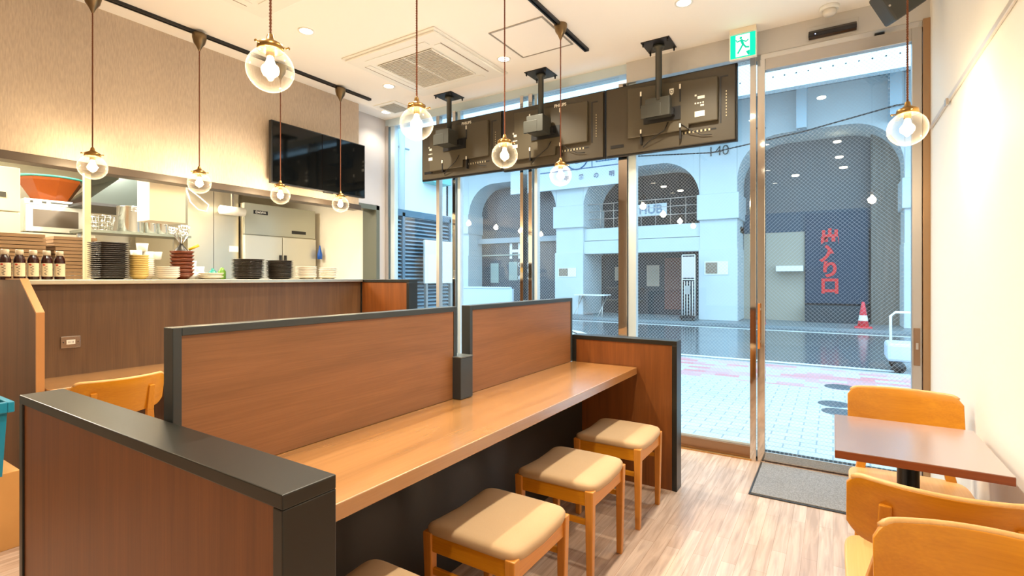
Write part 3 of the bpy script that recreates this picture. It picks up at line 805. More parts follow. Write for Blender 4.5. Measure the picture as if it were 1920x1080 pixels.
stack('round_plate', 'plate', -3.92, 2.275, ZL, 14, .0108, plate_mesh(.119,.014,.6), M['lacquer'], 'one of the dark round plates in the larger round stack', 'topmost dark round plate of the larger round stack', 'dark round plates in the larger stack', 0, .001)
stack('round_plate', 'plate', -3.92, 2.545, ZL, 14, .0106, plate_mesh(.110,.014,.6), M['lacquer'], 'one of the dark round plates in the smaller round stack to the right', 'topmost dark round plate of the smaller round stack', 'dark round plates in the smaller stack', 0, .001)
stack('side_plate', 'plate', -3.92, 2.80, ZL, 7, .0140, plate_mesh(.090,.022,.55), M['ceramic'], 'one of the white plates in the stack right of the dark round plates', 'topmost white plate right of the dark round plates', 'white plates in the left white stack', 0, .001)
stack('side_plate', 'plate', -3.92, 3.03, ZL, 6, .0155, plate_mesh(.084,.022,.55), M['ceramic'], 'one of the white plates in the last stack at the far end of the ledge', 'topmost white plate in the last stack on the ledge', 'white plates in the last stack', 0, .001)
cupm = MB().lathe([(.024,0),(.030,.004),(.036,.055),(.033,.055),(.027,.008),(0,.008)], n=22).mesh('cup'); cupm.materials.append(M['white'])
for k, (y, z) in enumerate([(1.55,.142),(1.62,.137),(1.67,.137),(1.585,.192)]):
    o = bpy.data.objects.new('cup', cupm); C.objects.link(o); o.location = (-4.02, y, ZL+z)
    tag(o, ['white cup on the rear bowls, next to the yellow bowls','white cup in the middle on the rear cream bowls','white cup at the right on the rear cream bowls','upper white cup standing above the others'][k], 'cup', 'white cups above the cream bowls')
for k, (y, x) in enumerate([(1.90,-4.02),(1.94,-4.03)]):
    for j in range(3 if k == 0 else 2):
        o = bpy.data.objects.new('cup', cupm); C.objects.link(o); o.location = (x, y+.02*k, ZL+j*.04)
        tag(o, 'white cup in the small nested stack right of the red-brown bowls' if k == 0 else 'white cup in the shorter nested stack behind the pale plates', 'cup', 'nested white cups')
ld_ = thing('tongs', 'dark kitchen tongs with wire head on top of the red-brown bowls', 'tongs', (-3.97, 1.81, ZL+.185))
obj('grip', MB().lathe([(.05,0),(.045,.02),(.022,.05),(.012,.065),(0,.07)], n=14), M['dark'], ld_)
wp = MB()
for k in range(7):
    a = 2*PI*k/7; wp.tube([(0,0,.05),(.02*math.cos(a), .02*math.sin(a), .09),(.045*math.cos(a), .045*math.sin(a), .13),(.03*math.cos(a+.5), .03*math.sin(a+.5), .17)], .003, 5)
obj('wire_head', wp, M['steel'], ld_)
obj('yellow_handle', MB().tube([(.0,.05,.03),(.02,.11,.065)], .010, 8), plain('yellow_plastic', (222,184,40), .4), ld_)
bb = obj('detergent_bottle', MB().lathe([(.028,0),(.03,.004),(.03,.05),(.018,.065),(.010,.07),(.010,.082),(0,.083)], n=16), plain('teal_plastic', (30,150,140), .3), None, (-4.05, 2.07, ZL))
tag(bb, 'small teal plastic bottle behind the pale plates', 'bottle')
bb = obj('detergent_bottle', MB().lathe([(.026,0),(.028,.004),(.028,.06),(.016,.075),(.010,.09),(0,.091)], n=16), plain('green_plastic', (110,160,60), .3), None, (-4.05, 2.14, ZL))
tag(bb, 'small green plastic bottle next to the dark round plates', 'bottle')

# ================================================================== KITCHEN
struct('wall_kitchen_far', MB().box(-7.0, 3.90, 0, -4.40, 4.0, 2.6), M['kwall'])
struct('wall_kitchen_back', MB().box(-7.0, -.6, 0, -6.9, 3.9, 2.6), M['kwall'])
struct('wall_kitchen_near', MB().box(-6.9, -.7, 0, -4.13, -.6, 2.6), M['kwall'])
struct('ceiling_kitchen', MB().box(-7.0, -.7, 2.5, -4.13, 3.40, 2.6).box(-7.0, 3.40, 2.5, -4.31, 4.0, 2.6), M['kwall'])
sp_ = obj('steel_splashback', MB().box(-6.4, 2.46, 0, -5.27, 2.70, 2.48).box(-6.4, 2.705, 0, -5.27, 2.955, 2.48), M['steel_b']); tag(sp_, 'stainless steel wall cladding left of the refrigerator', 'wall panel')
notice = obj('paper_notice', MB().box(-5.269, 2.86, 1.57, -5.264, 2.95, 1.63), M['white']); tag(notice, 'small white paper notice on the steel cladding', 'notice')
def klamp(y, label):
    l_ = thing('tube_lamp', label, 'ceiling lamp', (-5.3, y, 2.5))
    obj('housing', MB().box(-.62, -.08, -.03, .62, .08, 0), M['white'], l_)
    obj('tube', MB().tube([(-.58,0,-.05),(.58,0,-.05)], .016, 10), M['tube'], l_)
    ld = bpy.data.lights.new('tube_light', 'AREA'); ld.shape = 'RECTANGLE'; ld.size = 1.2; ld.size_y = .1; ld.energy = 60; ld.color = (1,.92,.76)
    lo = bpy.data.objects.new('tube_light', ld); C.objects.link(lo); lo.parent = l_; lo.location = (0,0,-.075)
klamp(.7, 'bright fluorescent tube lamp over the left part of the kitchen')
klamp(2.15, 'bright fluorescent tube lamp on the kitchen ceiling before the refrigerator')
# refrigerator
fr = thing('refrigerator', 'large stainless commercial refrigerator with dark handle gap', 'refrigerator', (-5.2, 3.40, 0))
obj('body', MB().box(-.70, -.43, .08, -.02, .43, 2.09), M['steel_b'], fr, bevel=.006)
obj('control_panel', MB().box(-.02, -.43, 1.76, .01, .43, 2.09), plain('fridge_face', (176,178,166), .35, .5), fr, bevel=.004)
for sy in (-1, 1):
    for z0, z1 in ((.92,1.75),(.10,.90)):
        dd = obj('door', MB().box(-.02, min(sy*.004,sy*.43), z0, .02, max(sy*.004,sy*.43), z1), plain('fridge_door', (206,206,196), .35, .4), fr, bevel=.004)
        obj('handle', MB().box(.02, sy*.03-.012, z0+.12, .035, sy*.03+.012, z1-.2), M['dark'], dd)
text('maker_badge', 'DAIWA', .035, M['white'], fr, (.013, -.25, 2.0), (PI/2,0,PI/2))
obj('badge_plate', MB().box(.010, -.33, 1.98, .0125, -.17, 2.02), M['dark'], fr)
obj('display', MB().box(.010, .12, 1.80, .013, .30, 1.835), M['dark'], fr)
obj('foot', MB().box(-.6,-.4,0,-.55,-.35,.08).box(-.6,.35,0,-.55,.4,.08).box(-.1,-.4,0,-.05,-.35,.08).box(-.1,.35,0,-.05,.4,.08), M['dark'], fr)
bg_ = obj('blue_brush', MB().lathe([(.028,0),(.03,.05),(.012,.13),(.006,.16),(0,.165)], n=10), plain('blue_plastic', (20,90,190), .4), None, (-5.12, 3.84, 1.52)); tag(bg_, 'blue brush hanging beside the refrigerator', 'brush')
# second refrigerator at left
f2 = thing('refrigerator', 'cream upright cabinet at the left edge of the kitchen', 'refrigerator', (-5.22, .83, 0))
obj('body', MB().box(-.66, -.42, 0, -.02, .42, 2.13), M['steel_b'], f2, bevel=.006)
obj('upper_door', MB().box(-.02, -.42, 1.80, .015, .42, 2.13), plain('cream_door', (206,200,176), .35, .2), f2, bevel=.004)
obj('lower_door', MB().box(-.02, -.42, .9, .015, .42, 1.79), MATS['cream_door'], f2, bevel=.004)
obj('display', MB().box(.015, .22, 1.90, .018, .34, 1.94), M['mount'], f2)
# shelf of the microwave, microwave, basin
ms = thing('steel_rack', 'steel kitchen rack carrying the microwave oven', 'rack', (-6.2, 1.7, 0))
obj('shelf', MB().box(-.30,-.34,1.66,.24,.26,1.70), M['steel_b'], ms); obj('shelf', MB().box(-.30,-.34,.9,.24,.26,.93), M['steel_b'], ms)
for sx in (-.28,.21):
    for sy in (-.32,.24): obj('leg', MB().box(sx-.012,sy-.012,0,sx+.012,sy+.012,1.66), M['steel'], ms)
mw = thing('microwave_oven', 'silver microwave oven on the steel rack below the orange basin', 'microwave', (-6.2, 1.685, 1.70))
obj('casing', MB().box(-.20,-.215,.012,.17,.215,.31), plain('microwave_silver', (214,214,206), .35, .4), mw, bevel=.006)
dr = obj('door', MB().box(.17,-.21,.015,.195,.21,.255), plain('microwave_door', (222,222,216), .3, .3), mw, bevel=.004)
obj('door_window', MB().box(.195,-.16,.06,.198,.16,.215), plain('microwave_glass', (104,92,82), .12), dr)
obj('control_strip', MB().box(.17,-.21,.258,.195,.21,.305), M['white'], mw)
obj('button', MB().box(.195,-.18,.27,.198,-.16,.29).box(.195,-.10,.27,.198,-.07,.29).box(.195,-.04,.275,.198,.18,.288), M['mount'], mw)
obj('foot', MB().box(-.16,-.18,0,-.13,-.15,.012).box(-.16,.15,0,-.13,.18,.012).box(.10,-.18,0,.13,-.15,.012).box(.10,.15,0,.13,.18,.012), M['dark'], mw)
bs = thing('basin', 'orange-brown octagonal basin standing on the microwave', 'basin', (-6.18, 1.69, 2.01))
obj('bowl', MB().lathe([(.13,0),(.235,.175),(.240,.20),(.228,.20),(.125,.012),(0,.012)], n=8, smooth=False), plain('orange_brown', (140,70,28), .12), bs)
ty = obj('tray', MB().lathe([(.20,0),(.25,.006),(.25,.014),(0,.010)], n=28), plain('turquoise', (110,214,196), .3), None, (-6.18, 1.69, 2.213)); tag(ty, 'turquoise round tray covering the orange-brown basin', 'tray')
# white post and hanging cupboard
pz = obj('steel_post', MB().box(-4.32,1.35,0,-4.285,1.385,2.5), plain('cream_post', (222,206,172), .4)); tag(pz, 'thin cream upright post behind the ledge, right of the microwave', 'post')
hc = thing('hanging_cupboard', 'plain white cupboard hanging over the middle of the kitchen ledge', 'cupboard', (-4.62, 1.955, 1.75))
obj('carcass', MB().box(-.10,-.13,0,.10,.13,.75), M['kwall'], hc, bevel=.003)
obj('door', MB().box(.10,-.13,.0,.118,.13,.75), plain('cupboard_white', (240,228,204), .4), hc, bevel=.002)
# hood
hd_ = thing('range_hood', 'dark stainless range hood with sloping front in the kitchen', 'range hood', (-5.85, 2.00, 2.0))
obj('canopy', MB().prism([(-.22,-.02),(.24,-.02),(.24,.46),(.03,.46),(.03,.22)], 'X', -.45, .22), plain('hood_steel', (70,78,76), .3, .7), hd_)
obj('drip_rim', MB().box(-.46,-.23,-.045,.23,.25,-.02), M['dark'], hd_)
# shelf with pots
sf = thing('wall_shelf', 'grey steel shelf carrying pots below the range hood', 'shelf', (-5.3, 2.05, 1.68))
obj('board', MB().box(-.2,-.42,0,.12,.40,.022), plain('shelf_grey', (124,128,116), .35, .5), sf)
obj('upright', MB().box(-.18,-.38,-1.68,-.155,-.355,0).box(-.18,.37,-1.68,-.155,.395,0), M['steel'], sf)
pt = thing('stock_pot', 'tall shiny steel stock pot on the kitchen shelf', 'pot', (-5.28, 1.99, 1.702))
obj('pot_body', MB().lathe([(.095,0),(.098,.004),(.098,.22),(.101,.222),(.101,.228),(.094,.228),(.094,.01),(0,.01)], n=32), M['steel'], pt)
obj('handle', MB().tube([(.098,-.03,.18),(.125,-.03,.18),(.125,.03,.18),(.098,.03,.18)], .005, 6), M['steel'], pt)
for k, y in enumerate((2.14, 2.235)):
    p2 = thing('saucepan', ['shiny steel saucepan next to the stock pot','second shiny steel saucepan, nearer the wire strainers'][k], 'pot', (-5.25, y, 1.702))
    obj('pan_body', MB().lathe([(.044,0),(.046,.003),(.046,.095),(.048,.098),(.043,.098),(.043,.006),(0,.006)], n=26), M['steel'], p2)
    obj('rim_handle', MB().tube([(.046,0,.08),(.09,.0,.09)], .004, 6), M['steel'], p2)
def wire_basket(label, loc, r, h, seed):
    a = thing('wire_basket', label, 'basket', loc); mb = MB()
    for z in (0, h*.3, h*.6, h): mb.tube([(r*(.8+.2*z/h)*math.cos(t), r*(.8+.2*z/h)*math.sin(t), z+.003) for t in [2*PI*k/20 for k in range(21)]], .003, 5)
    obj('rim_wires', mb, M['steel'], a)
    mb = MB()
    for k in range(14):
        t = 2*PI*k/14; mb.tube([(r*.8*math.cos(t), r*.8*math.sin(t), .003),(r*math.cos(t), r*math.sin(t), h)], .0022, 5)
    obj('upright_wires', mb, M['steel'], a)
    return a
wire_basket('wire basket on the left end of the kitchen shelf', (-5.28, 1.77, 1.702), .10, .12, 1)
wire_basket('wire strainer basket on the right end of the kitchen shelf', (-5.30, 2.33, 1.702), .05, .07, 2)
wire_basket('smaller wire strainer at the far right of the kitchen shelf', (-5.22, 2.405, 1.702), .045, .09, 3)
# trays in racks
tm = MB().box(-.16,-.125,0,.16,.125,.006).box(.145,-.125,.006,.16,.125,.022).box(-.16,-.125,.006,-.145,.125,.022).box(-.145,-.125,.006,.145,-.113,.022).box(-.145,.113,.006,.145,.125,.022)
bk = obj('back_worktop', MB().box(-5.15, .3, 1.20, -4.55, 1.62, 1.24).box(-5.1,.35,0,-4.6,1.58,1.20), M['steel_b']); tag(bk, 'steel worktop behind the ledge under the brown trays', 'worktop')
trm = plain('tray_brown', (156,124,92), .45)
stack('tray', 'tray', -4.85, 1.135, 1.241, 14, .0262, tm, trm, 'one of the brown trays in the left tray pile behind the sauce bottles', 'topmost brown tray of the left tray pile', 'brown trays in the left pile')
stack('tray', 'tray', -4.85, 1.430, 1.241, 14, .0258, tm, trm, 'one of the brown trays in the right tray pile behind the sauce bottles', 'topmost brown tray of the right tray pile', 'brown trays in the right pile')

dc = thing('duct_roll', 'white horizontal duct below the kitchen lamp left of the refrigerator', 'duct', (-5.16, 2.82, 1.98))
obj('duct', MB().tube([(0,-.11,0),(0,.13,0)], .045, 18), M['white'], dc)
obj('hanger', MB().box(-.01,0,.04,.01,.02,.52), M['steel'], dc)
lp = MB().tube([(0,0,0),(.0,.03,-.10),(0,.10,-.17),(0,.18,-.18),(0,.20,-.11),(0,.12,-.05),(0,.02,.02),(0,0,.35)], .006, 6)
o = obj('loose_cable', lp, M['white'], None, (-5.2, 2.42, 2.13)); tag(o, 'white looped cable hanging from the kitchen ceiling', 'cable')

# ================================================================== LEFT FLOOR CLUTTER
cb = thing('cardboard_box', 'brown cardboard box on the floor at the left edge', 'box', (-3.52, .58, 0))
obj('carton', MB().box(-.19,-.24,0,.19,.22,.369), plain('cardboard', (206,150,84), .8, noise=.05, nscale=8), cb, bevel=.003)
obj('tape', MB().box(-.191,-.03,.366,.191,.03,.3705).box(.189,-.03,.26,.1915,.03,.3705), plain('tape_tan', (216,170,104), .4), cb)
cr = thing('plastic_crate', 'blue plastic crate standing on the cardboard box', 'crate', (-3.435, .52, .371))
q = []
mb = MB()
def frust(x0, x1, y0, y1, z0, z1, ta):
    return [(x0+ta,y0+ta,z0),(x1-ta,y0+ta,z0),(x1-ta,y1-ta,z0),(x0+ta,y1-ta,z0),(x0,y0,z1),(x1,y0,z1),(x1,y1,z1),(x0,y1,z1)]
mb.add(frust(-.17,.17,-.22,.22,0,.33,.015), [(0,3,2,1),(0,1,5,4),(1,2,6,5),(2,3,7,6),(3,0,4,7)])
mb.add([(x*.97,y*.97,z+.004) for x,y,z in frust(-.17,.17,-.22,.22,0,.326,.015)], [(0,1,2,3),(4,5,1,0),(5,6,2,1),(6,7,3,2),(7,4,0,3)])
BL = plain('crate_blue', (24,130,160), .4)
obj('crate_wall', mb, BL, cr)
obj('rim', MB().box(-.19,-.24,.30,.19,-.215,.35).box(-.19,.215,.30,.19,.24,.35).box(-.19,-.215,.30,-.165,.215,.35).box(.165,-.215,.30,.19,.215,.35), BL, cr, bevel=.004)
rb = MB()
for k in range(6): rb.box(.158,-.19+k*.072,.02,.176,-.18+k*.072,.30)
obj('rib', rb, BL, cr)
pb = MB()
for k in range(1): pb.ell((0,0,.15),(.13,.17,.17),20,14)
rnd = random.Random(3); pb.v = [(x*(1+rnd.uniform(-.06,.06)), y*(1+rnd.uniform(-.06,.06)), z) for x,y,z in pb.v]
o = obj('plastic_bag', pb, plain('bag_translucent', (190,180,160), .3), None, (-3.44,.53,.62)); tag(o, 'crumpled pale plastic bag bulging out of the blue crate', 'bag')

# ================================================================== OUTSIDE
def out(name, mb, mat): 
    o = obj(name, mb, mat); o['kind'] = 'structure'; return o
pave = brick_mat('white_paving', ((180,186,182),(198,200,196)), (140,150,152), 1, .22, .11, .55, .006)
pink = brick_mat('pink_white_paving', ((190,190,190),(206,112,116)), (170,150,150), 1, .30, .15, .55, .002, mixpos=-.1)
out('pavement_outside', MB().box(-30, 4.10, -.14, 25, 6.98, -.004), pave)
out('pavement_pink', MB().box(-30, 6.98, -.14, 25, 8.60, -.006), pink)
out('kerb_near', MB().box(-30, 8.60, -.2, 25, 8.78, -.02).box(-30, 8.78, -.2, 25, 8.98, -.06), plain('kerb_grey', (150,158,158), .6, noise=.1, nscale=5))
def road_mat():
    m, nt, b = newmat('wet_asphalt')
    tc = nt.nodes.new('ShaderNodeTexCoord'); n = nt.nodes.new('ShaderNodeTexNoise'); n.inputs['Scale'].default_value = 1.2; n.inputs['Detail'].default_value = 6
    nt.links.new(tc.outputs['Object'], n.inputs['Vector'])
    cr = nt.nodes.new('ShaderNodeValToRGB'); cr.color_ramp.elements[0].color = (.08,.08,.08,1); cr.color_ramp.elements[1].color = (.26,.26,.26,1)
    nt.links.new(n.outputs['Fac'], cr.inputs[0]); nt.links.new(cr.outputs[0], b.inputs['Roughness'])
    b.inputs['Base Color'].default_value = lin((92,100,104)); b.inputs['Specular IOR Level'].default_value = .8
    return m
out('road', MB().box(-30, 8.98, -.3, 25, 40, -.07), road_mat())
ln = plain('road_paint', (222,226,226), .5)
out('road_line_near', MB().box(-30, 9.20, -.0699, 25, 9.34, -.066), ln)
out('road_line_far', MB().box(-30, 14.75, -.0699, 25, 14.9, -.066), ln)
out('pavement_far', MB().box(-30, 15.5, -.2, 25, 40, .0), plain('far_paving', (126,136,140), .4, noise=.1, nscale=2))
for k, (x, y, r) in enumerate([(.07,7.21,.16),(.014,6.20,.15),(.05,5.86,.15)]):
    o = obj('manhole_cover', MB().lathe([(r,-.004),(r,.002),(r*.92,.003),(0,.003)], n=32), plain('iron_cover', (92,108,116), .4, .5), None, (x,y,-.003))
    tag(o, ['round grey cover set in the pink paving','round grey cover in the white paving, farther one','round grey cover in the white paving, partly behind the small table'][k], 'manhole cover', 'round covers in the pavement')

# railway viaduct
vd = thing('railway_viaduct', 'pale concrete railway viaduct with arches across the street', 'viaduct', (-3, 16.4, 0))
CON = plain('pale_concrete', (198,206,208), .7, noise=.05, nscale=1.5)
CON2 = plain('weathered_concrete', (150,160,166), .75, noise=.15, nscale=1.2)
VX = -3; VY = 16.4
def vbox(x0,y0,z0,x1,y1,z1, mb=None): return (mb or MB()).box(x0-VX,y0-VY,z0,x1-VX,y1-VY,z1)
for x in (-13.55,-8.5,-3.5,1.55,6.6):
    m_ = vbox(x,16.4,0,x+1.08,18.2,6.6); vbox(x-.06,16.28,3.08,x+1.14,18.2,3.86,m_); vbox(x-.02,16.34,0,x+1.10,18.2,2.2,m_)
    obj('pillar', m_, CON, vd, bevel=.02)
def arch(x0, x1, zt, r, zs):
    pts = [(x0-VX, zs), (x0-VX, zt-r)]
    for i in range(1, 10): a = PI-PI/2*i/9; pts.append((x0+r+r*math.cos(a)-VX, zt-r+r*math.sin(a)))
    for i in range(0, 10): a = PI/2-PI/2*i/9; pts.append((x1-r+r*math.cos(a)-VX, zt-r+r*math.sin(a)))
    pts.append((x1-VX, zs))
    # strip between curve and solid top
    mb = MB()
    for i in range(len(pts)-1):
        (xa, za), (xb, zb) = pts[i], pts[i+1]
        if abs(xa-xb) < 1e-6: continue
        mb.add([(xa,0,za),(xb,0,zb),(xb,0,zs),(xa,0,zs),(xa,1.7,za),(xb,1.7,zb),(xb,1.7,zs),(xa,1.7,zs)], [(0,1,2,3),(7,6,5,4),(0,4,5,1),(3,2,6,7)])
    return mb
for x0, x1, zt in ((-12.47,-8.5,5.0),(-7.42,-3.5,5.0),(-2.42,1.55,5.45),(2.63,6.6,5.2)):
    obj('arch', arch(x0, x1, zt, 1.2, 6.6), CON, vd)
obj('floor_ledge', vbox(-7.42,16.5,2.60,-3.5,17.0,3.02, vbox(-7.42,16.44,2.14,-3.5,17.0,2.58)), CON, vd, bevel=.01)
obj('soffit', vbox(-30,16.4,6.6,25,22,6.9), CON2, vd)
obj('deck_girder', vbox(-30,14.0,5.93,25,14.25,7.6), plain('girder_white', (222,232,236), .5), vd)
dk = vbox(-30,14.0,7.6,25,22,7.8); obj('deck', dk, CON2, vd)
for x in (-10.3,-8.3,-6.3,-4.3,-2.75,-.72,1.32,3.3):
    br_ = obj('bracket', vbox(x-.12,15.7,5.35,x+.12,16.4,7.6), plain('bracket_blue', (176,196,206), .5), vd)
ri = MB()
for k in range(70):
    x = -12+k*.25; ri.ell((x-VX, 14.0-VY, 6.25), (.02,.012,.02), 6, 4)
o = obj('rivets', ri, M['mount'], vd)
wr_ = MB().tube([(-6-VX,15.6-VY,5.2),(-3-VX,15.6-VY,4.95),(-.72-VX,15.6-VY,5.2),(1.32-VX,15.6-VY,5.55),(4-VX,15.6-VY,5.5)], .02, 5)
obj('cable', wr_, M['dark'], vd)
# rooms under viaduct
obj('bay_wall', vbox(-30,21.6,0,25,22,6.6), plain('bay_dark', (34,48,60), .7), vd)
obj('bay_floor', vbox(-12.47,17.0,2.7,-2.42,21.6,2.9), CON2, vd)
text('pillar_number', '140', .42, M['mount'], vd, (-2.95-VX, -.03, 5.15))

# right bay: wood and navy entrance
en = thing('shop_entrance', 'dark shop entrance under the viaduct with navy panel and beige wall', 'shop front', (-.5, 17.6, 0))
obj('navy_panel', MB().box(-.20,-.1,.55,1.35,0,3.22), plain('navy', (34,56,76), .6), en)
obj('beige_wall', MB().box(-1.9,0,0,-.22,.1,2.7), plain('beige_wall', (170,158,140), .6), en)
obj('white_counter', MB().box(-.95,-.5,1.50,-.24,0,1.66), M['white'], en)
obj('lintel', MB().box(-1.9,-.02,2.7,2.1,.15,3.3), plain('lintel_blue', (52,72,88), .6), en)
obj('bulkhead', MB().box(-1.9,.16,3.3,2.1,.4,6.6), plain('bulkhead_grey', (96,98,100), .7), en)
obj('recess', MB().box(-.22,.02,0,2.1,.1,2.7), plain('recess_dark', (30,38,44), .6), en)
obj('wood_post', MB().box(1.4,-.3,0,2.05,0,5.4), wood('grey_wood', (96,88,80), (124,114,102), 'Z', .6), en)
obj('step', MB().box(-.2,-.4,.0,1.3,0,.5), plain('step_dark', (36,50,58), .4), en)
RED = plain('red_paint', (222,40,34), .5, emit=(222,40,34), estr=.0)
for k, (g, z) in enumerate(zip('出入り口', (2.46,1.98,1.52,1.04))):
    text('red_lettering', g, .50, RED, en, (.42, -.115, z), bold=.022)
for k, (x, z) in enumerate([(-.5,4.7),(.3,4.55),(-1.0,3.95),(.4,4.0)]):
    pass
EL = emission('lamp_glint_glow', (1,.85,.6), 3)  # bright spots across the street; some stand for indoor lamps reflected in glass
for k, (x, y, z) in enumerate([(-.25,15.2,5.90),(.1,17.3,5.2),(.15,17.3,4.75),(-.95,17.35,4.35),(.25,17.35,4.45),(-5.2,18.5,4.6),(-4.6,18.5,4.4),(-10.5,18.5,4.6)]):
    o = obj('lamp_glint_disc', MB().lathe([(.10,.03),(.10,0),(.08,-.01),(0,-.015)], n=16), EL, None, (x, y, z)); 
    tag(o, 'small round glowing disc under the viaduct, standing for lamps and lamp reflections', 'lamp', 'small lit lamps under the viaduct')

tc_ = thing('traffic_cone', 'red traffic cone with white band standing across the street', 'traffic cone', (.66, 16.0, 0))
obj('cone', MB().lathe([(.13,.03),(.035,.66),(.025,.68),(0,.68)], n=20), plain('cone_red', (226,60,70), .45), tc_)
obj('base', MB().box(-.19,-.19,0,.19,.19,.035), MATS['cone_red'], tc_, bevel=.01)
obj('reflective_band', MB().lathe([(.1075,.19),(.0865,.33)], n=20, cap=False), M['white'], tc_)

wc = thing('hand_cart', 'white wheeled cart with tube handle at the kerb by the right door stile', 'cart', (1.08, 9.35, -.066))
obj('tray_body', MB().box(-.42,-.28,.16,.42,.28,.42), plain('cart_white', (206,212,226), .4), wc, bevel=.04)
obj('tube_handle', MB().tube([(-.36,.0,.42),(-.36,0,.80),(-.30,0,.86),(.40,0,.86),(.42,0,.80),(.42,0,.42)], .018, 8), M['white'], wc)
for sx in (-.28,.28):
    for sy in (-.26,.26): obj('wheel', MB().tube([(sx,sy-.02,.08),(sx,sy+.02,.08)], .08, 16), M['dark'], wc)

# middle bay shop: HUB sign, rack, posters
hs = thing('shop_sign', 'white sign plate with outlined letters HUB on the upper floor', 'sign', (-5.2, 17.0, 3.6))
obj('plate', MB().box(-.60,0,-.20,.52,.03,.20), plain('sign_plate', (206,216,222), .5), hs)
text('lettering', 'HUB', .40, plain('sign_letter', (120,140,160), .5), hs, (-.02,-.003,0), bold=.012)
rl = MB()
for z in (.35,.62,.88): rl.tube([(-1.95,0,z),(1.95,0,z)], .012, 6)
for k in range(9): rl.tube([(-1.95+k*.4875,0,0),(-1.95+k*.4875,0,.88)], .012, 6)
o = obj('railing', rl, M['alu'], None, (-5.46,16.75,3.02)); tag(o, 'thin metal railing on the ledge above the shop', 'railing')
sf_ = thing('storefront', 'dark shop front with counter inside below the white ledge', 'shop front', (-5.46, 18.0, 0))
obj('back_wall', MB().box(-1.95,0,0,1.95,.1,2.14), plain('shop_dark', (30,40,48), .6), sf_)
obj('poster', MB().box(-.2,-.02,1.0,.25,0,1.75).box(-1.4,-.02,1.2,-.7,0,1.7), plain('poster_buff', (170,150,130), .6), sf_)
obj('curtain', MB().box(.45,-.05,.2,1.1,0,2.0), plain('curtain_red_brown', (104,64,56), .7), sf_)
obj('shelf', MB().box(-1.6,-.4,.9,-.3,0,.95), M['mount'], sf_); obj('shelf', MB().box(-1.6,-.4,.45,-.3,0,.5), M['mount'], sf_)
tr = thing('trolley_rack', 'white wheeled display trolley with pipes beside the viaduct pillar', 'trolley', (-3.74, 16.0, 0))
TW = M['white']
obj('frame', MB().tube([(-.19,0,.1),(-.19,0,2.0)], .018, 6).tube([(.19,0,.1),(.19,0,2.0)], .018, 6).tube([(-.19,0,2.0),(.19,0,2.0)], .018, 6).tube([(-.19,0,1.25),(.19,0,1.25)], .018, 6), TW, tr)
obj('poster_panel', MB().box(-.17,-.01,1.3,.17,.01,1.95), plain('poster_pale', (214,200,200), .5), tr)
obj('pipe', MB().tube([(-.12,0,.15),(-.12,0,1.2)], .015, 6).tube([(-.04,0,.15),(-.04,0,1.2)], .015, 6).tube([(.04,0,.15),(.04,0,1.2)], .015, 6).tube([(.12,0,.15),(.12,0,1.2)], .015, 6), TW, tr)
obj('notice_box', MB().box(-.10,-.06,.80,.06,-.02,1.06), M['alu'], tr)
obj('base', MB().box(-.22,-.2,.06,.22,.2,.14), M['dark'], tr)
obj('wheel', MB().tube([(-.18,-.15,.05),(-.15,-.15,.05)], .05, 10).tube([(.15,-.15,.05),(.18,-.15,.05)], .05, 10), M['dark'], tr)
for k, (x, z, w_, h_) in enumerate([(-3.0,1.60,.34,.20),(-8.02,1.5,.36,.16)]):
    p = thing('wall_poster', ['small photo poster on the white pillar right of the trolley','small photo poster on the pillar above the long table screen'][k], 'poster', (x, 16.33, z))
    obj('sheet', MB().box(-w_,-.01,-h_,w_,.0,h_), M['white'], p)
    obj('photo', MB().box(-w_*.9,-.014,-h_*.85,w_*.1,-.01,h_*.85), plain('photo_brown', (140,118,98), .5, noise=.5, nscale=14), p)
ft = thing('folding_table', 'white folding table outside the shop under the viaduct', 'table', (-6.95, 16.1, 0))
obj('tabletop', MB().box(-.55,-.3,.70,.55,.3,.74), M['white'], ft)
for sx in (-.45,.45):
    obj('leg', MB().tube([(sx,-.25,0),(sx-.15,.25,.70)], .015, 6).tube([(sx-.15,-.25,.0),(sx,.25,.70)], .015, 6), M['alu'], ft)
# sign board with characters
sb = thing('sign_board', 'wide white shop sign board with blue outlines and small characters', 'sign', (-8.1, 16.15, 4.45))
obj('board', MB().box(-2.2,0,0,2.15,.1,1.5), plain('board_white', (222,230,240), .4), sb)
BLU = plain('sign_blue', (70,110,150), .5); NAVY = plain('sign_ink', (60,70,100), .5)
obj('blue_outline', MB().box(-1.0,-.01,.62,2.1,0,.66).tube([(.55+.42*math.cos(a),-.01,1.05+.42*math.sin(a)) for a in [2*PI*k/24 for k in range(25)]], .025, 5).box(1.1,-.01,.66,1.13,0,1.5).box(1.25,-.01,.8,2.0,0,.84).box(1.6,-.01,.84,1.64,0,1.4), BLU, sb)
obj('ring', MB().tube([(.55+.2*math.cos(a),-.01,1.05+.2*math.sin(a)) for a in [2*PI*k/24 for k in range(25)]], .02, 5), BLU, sb)
for k, g in enumerate('甲番の明'): text('lettering', g, .20, NAVY, sb, (.15+k*.56, -.012, .34), bold=.003)
